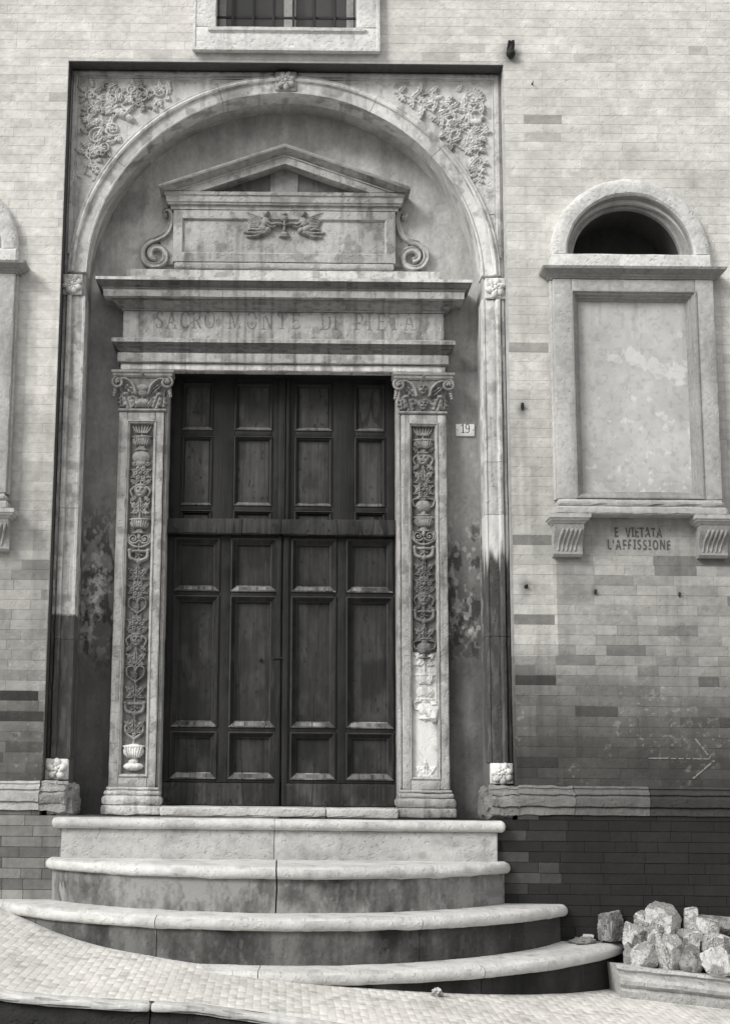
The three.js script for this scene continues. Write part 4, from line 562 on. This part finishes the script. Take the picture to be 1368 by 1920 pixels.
// ================================================================== STEPS
const steps = thing('stone_steps', 'four worn stone steps, three of them curved, below the portal', 'steps', [0, 0, 0]);
{
  part('threshold', [blk(-0.862, 0.34, 0.988, 1.056, -0.75, -0.24, { er: 0.006, r: 0.012, chip: 0.02 }), blk(0.344, 0.862, 0.986, 1.055, -0.75, -0.243, { er: 0.006, r: 0.012, chip: 0.02 })], M.step, steps);
  const T = 0.078;
  const nose = (y) => { const a = []; for (let i = 0; i <= 8; i++) { const t = Math.PI / 2 - Math.PI * i / 8; a.push([Math.cos(t) * T / 2, y - T / 2 + Math.sin(t) * T / 2]); } return a; };
  // straight top step
  const n1 = nose(0.985), sx = (x0, x1) => { const xs = lin(x0, x1, 0.06); return loft([[-0.66, 0.985], ...n1.map(p => [0.08 + p[0], p[1]]), [-0.66, 0.985 - T]], xs.map(x => (z, y) => [x, y, z]), { er: 0.004, f: 7 }); };
  part('tread', sx(-1.555, 0.0 - 0.03), M.step, steps); part('tread', sx(-0.027, 1.56), M.step, steps);
  for (const s of [-1, 1]) part('tread_end', ball(s * 1.557, 0.985 - T / 2, 0.08, 0.03, T / 2 - 0.001, T / 2), M.step, steps);
  part('riser', [blk(-1.52, -0.03, 0.7, 0.985 - T, -0.6, 0.07, { er: 0.004 }), blk(-0.027, 1.53, 0.7, 0.985 - T, -0.6, 0.07, { er: 0.004 })], M.riser1, steps);
  const path = (w, b) => { // plan of a curved step: a circle segment, its corners rounded back to the wall
    const zc = 0.1, R = ((w - 0.02) ** 2 + (b - zc) ** 2) / (2 * (b - zc)), c = b - R, a = Math.asin((w - 0.02) / R), q = [];
    for (const k of [[0.985, -0.06], [1, 0.01], [1.003, 0.05]]) q.push([w * k[0], k[1]]); for (let i = 0; i <= 60; i++) { const t = a * (1 - 2 * i / 60); q.push([R * Math.sin(t), c + R * Math.cos(t)]); } for (const k of [[1.003, 0.05], [1, 0.01], [0.985, -0.06]]) q.push([-w * k[0], k[1]]);
    return new THREE.CatmullRomCurve3(q.map(p => new THREE.Vector3(p[0], 0, p[1])), false, 'centripetal');
  };
  const curved = (w, b, y, yb, sl, kx, kz, splits, mR, gap) => {
    const cv = path(w, b), cuts = [0, ...splits, 1]; cv.arcLengthDivisions = 400;
    for (let i = 0; i < cuts.length - 1; i++) {
      const L = cv.getLength(), g = gap / L, us = lin(cuts[i] + (i ? g : 0), cuts[i + 1] - (i < cuts.length - 2 ? g : 0), 0.009).map(u => { const p = cv.getPointAt(u), d = cv.getTangentAt(u); return [p.x, p.z, -d.z * -1, d.x * -1]; });
      const at = (u, off) => [u[0] + u[2] * off, u[1] + u[3] * off], wear = u => 0.009 * n2(u[0] * 3 + 7, y * 9) + 0.013 * Math.max(0, n2(u[0] * 16, y * 31) - 0.7) * 3.5;
      const prof = [[-9, y], ...nose(y).map(p => [p[0] - T / 2, p[1]]), [-9, y - T]];
      part('tread', loft(prof, us.map(u => (d, yy) => { const p = d === -9 ? [u[0] * kx, u[1] * kz - (kz ? 0 : 0.02)] : at(u, d - wear(u)); return [p[0], yy - sl * p[1] - (d > -0.03 && d !== -9 ? wear(u) * 0.6 : 0), p[1]]; }), { er: 0.006, f: 7, crease: 0.7 }), M.step, steps);
      const rp = [[-0.16, y - T], [-0.055, y - T], [-0.055, mix(y - T, yb, 0.25)], [-0.055, mix(y - T, yb, 0.5)], [-0.055, mix(y - T, yb, 0.75)], [-0.055, yb], [-0.16, yb]];
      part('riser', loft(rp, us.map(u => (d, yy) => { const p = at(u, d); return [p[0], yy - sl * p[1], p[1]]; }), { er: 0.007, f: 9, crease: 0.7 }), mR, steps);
    }
  };
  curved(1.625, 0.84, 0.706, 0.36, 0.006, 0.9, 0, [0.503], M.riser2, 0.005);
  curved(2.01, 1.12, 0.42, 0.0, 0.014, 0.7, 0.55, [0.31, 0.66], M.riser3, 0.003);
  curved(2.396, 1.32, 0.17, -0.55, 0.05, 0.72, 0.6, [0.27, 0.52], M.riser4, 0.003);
}

// ================================================================== NOTICE-BOARD AEDICULES
{
  const cx = 2.6, a = thing('blind_window', 'blank plastered panel in a stone frame on brackets, dark lunette above, right of the portal', 'blind window', [2.6, 3.0, 0]);
  part('recess_panel', blk(cx - 0.47, cx + 0.47, 3.29, 4.87, -0.05, 0.035, { er: 0.003 }), M.aedPlaster, a);
  const ab = (x0, x1, y0, y1, z, m, o = {}) => part('frame_slab', blk(x0, x1, y0, y1, -0.04, z, { er: 0.004, ...o }), m, a);
  ab(cx - 0.598, cx - 0.462, 3.285, 4.955, 0.11, M.aed); ab(cx + 0.462, cx + 0.598, 3.285, 4.955, 0.11, M.aed);
  part('frame_slab', blk(cx - 0.46, cx + 0.46, 4.862, 4.954, -0.04, 0.109, { er: 0.004 }), M.aed, a);
  part('frame_moulding', frame(cx - 0.468, cx + 0.468, 3.284, 4.868, [[0, 0.105], [0.004, 0.122], [0.014, 0.122], [0.02, 0.106], [0.032, 0.1], [0.04, 0.075], [0.05, 0.07], [0.056, 0.05], [0.066, 0.046], [0.068, 0.03]], { er: 0.002 }), M.aedDark, a);
  for (const s of [-1, 1]) part('edge_roll', upright([[cx + s * 0.598, 0.0], [cx + s * 0.612, 0.02], [cx + s * 0.616, 0.05], [cx + s * 0.604, 0.07], [cx + s * 0.598, 0.07]], 3.285, 4.95, {}), M.aed, a);
  part('cornice', mould([[-0.06, 4.956], [0.006, 4.956], [0.012, 4.968], [0.026, 4.972], [0.03, 4.984], [0.05, 4.99], [0.072, 5.008], [0.078, 5.012], [0.084, 5.03], [-0.06, 5.04]], cx - 0.6, cx + 0.6, 0.11, 0.16), M.aedDark, a);
  part('lunette_sill', blk(cx - 0.6, cx + 0.6, 5.042, 5.163, -0.3, 0.085, { er: 0.006, chip: 0.02, r: 0.012 }), M.white, a);
  part('lunette_arch', arc([[0.475, -0.05], [0.475, 0.06], [0.49, 0.075], [0.56, 0.08], [0.585, 0.07], [0.6, 0.05], [0.6, -0.04]], cx, 5.165, 0, Math.PI, { er: 0.008, f: 12 }), M.white, a);
  part('lunette_moulding', arc([[0.41, -0.1], [0.41, -0.055], [0.42, -0.045], [0.434, -0.045], [0.442, -0.02], [0.462, 0.0], [0.468, 0.03], [0.477, 0.035], [0.477, -0.1]], cx, 5.165, 0, Math.PI, { er: 0.002 }), M.aedDark, a);
  part('lunette_reveal', arc([[0.412, -0.5], [0.412, -0.102], [0.478, -0.102], [0.478, -0.5]], cx, 5.165, 0, Math.PI, { er: 0 }), M.dark, a);
  part('lunette_back', blk(cx - 0.5, cx + 0.5, 5.0, 5.68, -0.58, -0.5, { er: 0 }), M.dark, a);
  part('ledge', [blk(cx - 0.62, cx + 0.62, 3.165, 3.225, -0.04, 0.15, { er: 0.006, r: 0.012, chip: 0.016 }), blk(cx - 0.605, cx + 0.605, 3.227, 3.282, -0.04, 0.13, { er: 0.006, r: 0.02, chip: 0.014 })], M.aed, a);
  for (const s of [-1, 1]) {
    const bx = cx + s * 0.525, br = part('bracket', [loft([[-0.03, 2.868], [0.055, 2.868], [0.07, 2.885], [0.066, 2.92], [0.075, 2.96], [0.1, 3.0], [0.13, 3.04], [0.142, 3.07], [0.142, 3.095], [-0.03, 3.095]], lin(bx - 0.105, bx + 0.105, 0.03).map(t => (d, y) => [t, y, d]), { er: 0.003 })], M.aedDark, a);
    part('bracket_cap', mould([[-0.05, 3.097], [0.004, 3.097], [0.012, 3.108], [0.03, 3.118], [0.036, 3.13], [0.044, 3.134], [0.046, 3.163], [-0.05, 3.163]], bx - 0.105, bx + 0.105, 0.142, 0.17), M.aed, br);
    const c = new Carve(bx - 0.09, 2.9, bx + 0.09, 3.06, 0.004); for (let i = -2; i <= 2; i++) c.stroke([[bx + i * 0.032 + 0.02, 3.05], [bx + i * 0.032, 2.98], [bx + i * 0.03 - 0.012, 2.91]], 0.012, 0.008, 0.012); const g = c.geo(0); const p = g.attributes.position; for (let i = 0; i < p.count; i++) { const y = p.getY(i); p.setZ(i, p.getZ(i) + mix(0.066, 0.135, step(2.93, 3.06, y))); } g.computeVertexNormals();
    part('bracket_leaf', g, M.aedDark, br);
  }
  const b = a.clone(); b.name = numbered('blind_window'); b.position.x = -2.6; b.userData = { label: 'stone framed blind window cut off by the left edge of the picture', category: 'blind window' }; scene.add(b);
}
// painted notice on the brick below
{
  const t = thing('painted_notice', 'dark stencilled capitals on the bricks below the blank panel', 'notice', [2.6, 2.99, 0.004]);
  part('first_line', letters(fontB, [['E', 2.43, 2.46], ['VIETATA', 2.508, 2.775]], 3.022, 0.052, 0.003, 0.0012, 0.62), M.paint, t);
  part('second_line', letters(fontB, [["L'AFFISSIONE", 2.376, 2.832]], 2.932, 0.052, 0.003, 0.0012, 0.62), M.paint, t);
}

// ================================================================== BARRED WINDOW
{
  const w = thing('barred_window', 'stone framed window with iron bars above the portal', 'window', [0, 6.8, 0]);
  part('frame_stone', blk(-0.718, -0.545, 6.985, 8.6, -0.06, 0.06, { er: 0.003 }), M.white, w); part('frame_stone', blk(0.545, 0.718, 6.985, 8.6, -0.06, 0.06, { er: 0.003 }), M.white, w); part('frame_stone', blk(-0.543, 0.543, 8.4, 8.6, -0.06, 0.059), M.white, w);
  part('sill_stone', blk(-0.718, 0.718, 6.795, 6.982, -0.06, 0.06, { er: 0.003 }), M.white, w);
  part('sill_moulding', mould([[-0.02, 6.932], [0.012, 6.932], [0.02, 6.942], [0.03, 6.948], [0.034, 6.972], [-0.02, 6.984]], -0.575, 0.575, 0.05, 0.03, { er: 0.003 }), M.white, w);
  part('edge_fillet', frame(-0.722, 0.722, 6.79, 8.6, [[0, 0.02], [0.0, 0.066], [0.02, 0.068], [0.026, 0.058]]), M.white, w);
  part('reveal', [blk(-0.6, -0.545, 6.9, 8.5, -0.4, -0.062, { er: 0 }), blk(0.545, 0.6, 6.9, 8.5, -0.4, -0.062, { er: 0 }), blk(-0.544, 0.544, 6.9, 6.98, -0.4, -0.062, { er: 0 })], M.aedDark, w);
  part('glass', blk(-0.6, 0.6, 6.95, 8.5, -0.36, -0.34, { er: 0 }), M.glass, w);
  part('casement', [blk(-0.54, -0.48, 6.985, 8.4, -0.33, -0.28), blk(0.48, 0.54, 6.985, 8.4, -0.33, -0.28), blk(-0.02, 0.075, 6.985, 8.4, -0.33, -0.27), blk(-0.48, -0.02, 6.985, 7.05, -0.33, -0.285), blk(0.075, 0.48, 6.985, 7.05, -0.33, -0.285)], M.casement, w);
  for (const x of [-0.42, -0.26, -0.1, 0.055, 0.22, 0.38]) part('iron_bar', blk(x - 0.01, x + 0.01, 6.95, 8.45, -0.08, -0.06, { r: 0.004, er: 0.001 }), M.iron, w);
  for (const y of [7.14, 7.42, 7.7, 7.98]) part('iron_bar', blk(-0.56, 0.56, y - 0.011, y + 0.011, -0.092, -0.0815, { r: 0.004, er: 0.001 }), M.iron, w);
}

// ================================================================== SMALL FITTINGS
{
  const p = thing('house_number_plate', 'small white enamel plate with the number 19 right of the door', 'number plate', [1.412, 3.929, -0.495]);
  part('plate', blk(1.339, 1.485, 3.88, 3.978, -0.505, -0.484, { r: 0.006, er: 0, chip: 0 }), M.enamel, p);
  part('numerals', letters(font, [['1', 1.378, 1.402], ['9', 1.414, 1.45]], 3.905, 0.052, -0.4845, 0.001, 0.72), M.ink, p);
  for (const [x, y] of [[1.35, 3.929], [1.474, 3.929]]) part('screw', ball(x, y, -0.483, 0.004, 0.004, 0.003), M.iron, p);
  const h = thing('iron_stub', 'rusty broken iron stub at the upper right corner of the portal', 'iron stub', [1.733, 6.83, 0]);
  part('stub', [blk(1.715, 1.748, 6.8, 6.885, -0.03, 0.07, { r: 0.014, er: 0.02, seg: 0.02, f: 30 }), tube([[1.72, 6.82, 0.0], [1.715, 6.84, 0.05], [1.722, 6.885, 0.075]], 0.011, 12, 6), tube([[1.745, 6.82, 0.0], [1.752, 6.85, 0.05], [1.748, 6.89, 0.07]], 0.011, 12, 6), ball(1.735, 6.8, 0.03, 0.036, 0.036, 0.04)], M.iron, h);
  for (const [x, y, r, hh, lab] of [[1.774, 3.998, 0.012, 0.03, 'dark iron peg in the brick left of the blank panel'], [1.775, 2.651, 0.014, 0.014, 'rust stained iron nail in the brick right of the portal jamb'], [2.277, 2.617, 0.007, 0.02, 'small bent nail in the bricks below the left bracket'], [2.885, 2.603, 0.007, 0.02, 'small bent nail in the bricks below the right bracket'], [1.9, 6.56, 0.007, 0.007, 'tiny dark nail head high on the pale bricks']]) {
    const o = thing('wall_nail', lab, 'nail', [x, y, 0]); part('shank', [ball(x, y, 0.004, r, hh, 0.012), tube([[x, y, -0.01], [x, y + 0.003, 0.02], [x + 0.004, y + hh * 0.5, 0.034]], r * 0.5, 8, 6)], M.iron, o);
  }
}

// ================================================================== RUBBLE
{
  const cs = thing('moulded_stone', 'long moulded stone block lying on the pavement in front of the rubble', 'stone block', [2.55, gY(2.55, 0.45), 0.3]);
  const prof = [[0.1, -0.03], [0.46, -0.03], [0.475, 0.0], [0.48, 0.035], [0.462, 0.046], [0.45, 0.052], [0.482, 0.075], [0.49, 0.1], [0.482, 0.122], [0.455, 0.134], [0.44, 0.138], [0.438, 0.156], [0.462, 0.168], [0.458, 0.19], [0.43, 0.196], [0.1, 0.17]];
  part('block', loft(prof, lin(2.26, 3.9, 0.03).map((t, i) => (z, y) => [t + (i > 1 ? 0 : 0.015 * Math.sin(y * 17 + 1)), gY(t, 0.45) + 0.012 + y, z - (t - 2.2) * 0.02]), { er: 0.009, f: 12 }), M.blockStone, cs);
  function rock(px0, px1, py0, py1, z, s, label, m = M.rock, deep = 1) { // a broken stone, its outline measured on the photograph and stood at its own depth
    const cx = (px0 + px1) / 2 - 528, cy = (py0 + py1) / 2 - 960, ux = cx + 0.0095 * cy, uy = cy - 0.0095 * cx, k = (10.6 - z) / (uy * Math.sin(PITCH) + FOCAL * Math.cos(PITCH)), x = ux * k, y = 1.3 + k * (-uy * Math.cos(PITCH) + FOCAL * Math.sin(PITCH)), sx = (px1 - px0) / 2 * k * 1.07, sy = (py1 - py0) / 2 * k * 1.08;
    const planes = []; const R = (() => { let q = s * 7919 + 17; return () => { q = (Math.imul(q, 1664525) + 1013904223) | 0; return (q >>> 8) / 16777216; }; })();
    const q = new THREE.Quaternion().setFromEuler(new THREE.Euler(R() * 0.9 - 0.45, R() * 6, R() * 0.9 - 0.45));
    for (const n of [[1, 0, 0], [-1, 0, 0], [0, 1, 0], [0, 0, 1], [0, 0, -1]]) planes.push([new THREE.Vector3(n[0] + R() * 0.5 - 0.25, n[1] + R() * 0.5 - 0.25, n[2] + R() * 0.5 - 0.25).normalize().applyQuaternion(q), 0.6 + 0.2 * R()]);
    for (let i = 0; i < 6; i++) { const v = new THREE.Vector3(R() * 2 - 1, R() * 1.6 - 0.5, R() * 2 - 1).normalize(); planes.push([v, 0.8 + 0.2 * R()]); } planes.push([new THREE.Vector3(0, -1, 0), 0.92]);
    const g = new THREE.IcosahedronGeometry(1, 11), p = g.attributes.position, v = new THREE.Vector3();
    for (let i = 0; i < p.count; i++) { v.fromBufferAttribute(p, i).normalize(); let r = 1.25; for (const [n, e] of planes) { const c = n.dot(v); if (c > 0.05) r = Math.min(r, e / c); } r *= 1 + 0.07 * (n3(v.x * 3 + s, v.y * 3, v.z * 3) - 0.5) + 0.06 * (n3(v.x * 9 + s, v.y * 9, v.z * 9) - 0.5) + 0.05 * (n3(v.x * 22 + s, v.y * 22, v.z * 22) - 0.5); p.setXYZ(i, v.x * r, v.y * r, v.z * r); }
    g.computeBoundingBox(); const b = g.boundingBox; g.translate(-(b.min.x + b.max.x) / 2, -(b.min.y + b.max.y) / 2, -(b.min.z + b.max.z) / 2); g.scale(sx / ((b.max.x - b.min.x) / 2), sy / ((b.max.y - b.min.y) / 2), deep * Math.sqrt(sx * sy) / ((b.max.z - b.min.z) / 2)); g.translate(x, y, z);
    const o = new THREE.Mesh(finish(g, { crease: 0.35 }), m); o.geometry.translate(-x, -(y - sy), -z); o.position.set(x, y - sy, z); o.name = numbered('broken_stone'); o.castShadow = o.receiveShadow = true; o.userData = { label, category: 'stone', group: 'broken stones heaped by the steps' }; scene.add(o);
  }
  rock(1120, 1166, 1709, 1762, 0.07, 1, 'single upright dark stone standing apart, nearest to the steps', M.rockDark);
  rock(1167, 1214, 1730, 1778, 0.2, 2, 'pale stone at the left end of the heap beside the lone stone');
  rock(1187, 1220, 1708, 1740, 0.12, 3, 'small stone high on the heap, left of the biggest one');
  rock(1204, 1276, 1696, 1772, 0.2, 4, 'biggest stone, crowning the top of the heap');
  rock(1278, 1306, 1703, 1748, 0.15, 5, 'upright grey stone just right of the biggest one');
  rock(1300, 1349, 1720, 1780, 0.24, 6, 'bright pale stone at the right side of the heap');
  rock(1304, 1370, 1716, 1752, 0.08, 7, 'flat shaded stone at the back right of the heap', M.rockDark);
  rock(1334, 1376, 1752, 1786, 0.3, 8, 'small pale stone cut by the right edge of the picture');
  rock(1182, 1232, 1768, 1812, 0.36, 9, 'lower front stone at the left, resting behind the moulded block');
  rock(1228, 1280, 1752, 1816, 0.36, 10, 'tilted grey stone second from the left in the front row');
  rock(1266, 1316, 1772, 1822, 0.37, 11, 'brownish rough stone in the middle of the front row', M.rockDark);
  rock(1276, 1310, 1744, 1784, 0.28, 12, 'small stone wedged between the front row and the pale one');
  rock(1306, 1380, 1776, 1826, 0.37, 13, 'squared pale stone at the right end of the front row');
  rock(1224, 1262, 1738, 1786, 0.24, 14, 'shaded stone tucked under the biggest one', M.rockDark);
  rock(1184, 1222, 1754, 1790, 0.28, 15, 'dark stone in the gap at the left of the heap', M.rockDark);
  rock(1230, 1300, 1770, 1830, 0.2, 16, 'dark filler stone deep inside the heap', M.rockDark);
  rock(1262, 1300, 1742, 1772, 0.27, 19, 'dark wedge of stone directly below the upright grey one', M.rockDark);
  rock(1210, 1240, 1750, 1776, 0.33, 20, 'small pale chip stone above the lower front stone', M.rock);
  rock(1090, 1112, 1752, 1764, 0.06, 21, 'tiny pale fragment beside the rag on the bottom step', M.rock);
  rock(1296, 1316, 1744, 1764, 0.33, 22, 'small round pebble at the foot of the bright pale stone', M.rock);
  rock(1300, 1390, 1760, 1840, 0.14, 17, 'large shaded stone low at the back of the heap', M.rockDark);
  rock(1170, 1240, 1770, 1835, 0.25, 18, 'shaded stone low at the back left of the heap', M.rockDark);
  { const sx = 0.98, sz = 1.22, sy = gY(sx, sz), o = thing('crumpled_scrap', 'small crumpled scrap on the paving in front of the lowest step', 'scrap', [sx, sy, sz]); const g = new THREE.IcosahedronGeometry(1, 5), p = g.attributes.position; for (let i = 0; i < p.count; i++) { const x = p.getX(i), y = p.getY(i), z = p.getZ(i), k = 0.55 + 0.9 * n3(x * 2.4 + 3, y * 2.4, z * 2.4); p.setXYZ(i, sx + x * k * 0.035, sy + 0.022 + y * k * 0.028, sz + z * k * 0.03); } part('paper', finish(g, { crease: 0.3 }), M.rock, o); }
  const rg = thing('crumpled_rag', 'crumpled dirty rag on the bottom step against the wall', 'rag', [2.1, 0.17, 0.1]);
  const g = new THREE.SphereGeometry(1, 40, 24), p = g.attributes.position; for (let i = 0; i < p.count; i++) { const x = p.getX(i), y = p.getY(i), z = p.getZ(i), k = 0.7 + 0.8 * Math.abs(n3(x * 2.2 + 5, y * 2.2, z * 2.2) - 0.5) * 2 * n3(x * 5, y * 5, z * 5); p.setXYZ(i, x * k * 0.11, Math.max(-0.2, y) * k * 0.04, z * k * 0.08); } g.translate(2.1, 0.175, 0.1);
  part('cloth', finish(g, { crease: 0.5 }), M.rag, rg);
}

renderer.render(scene, camera);
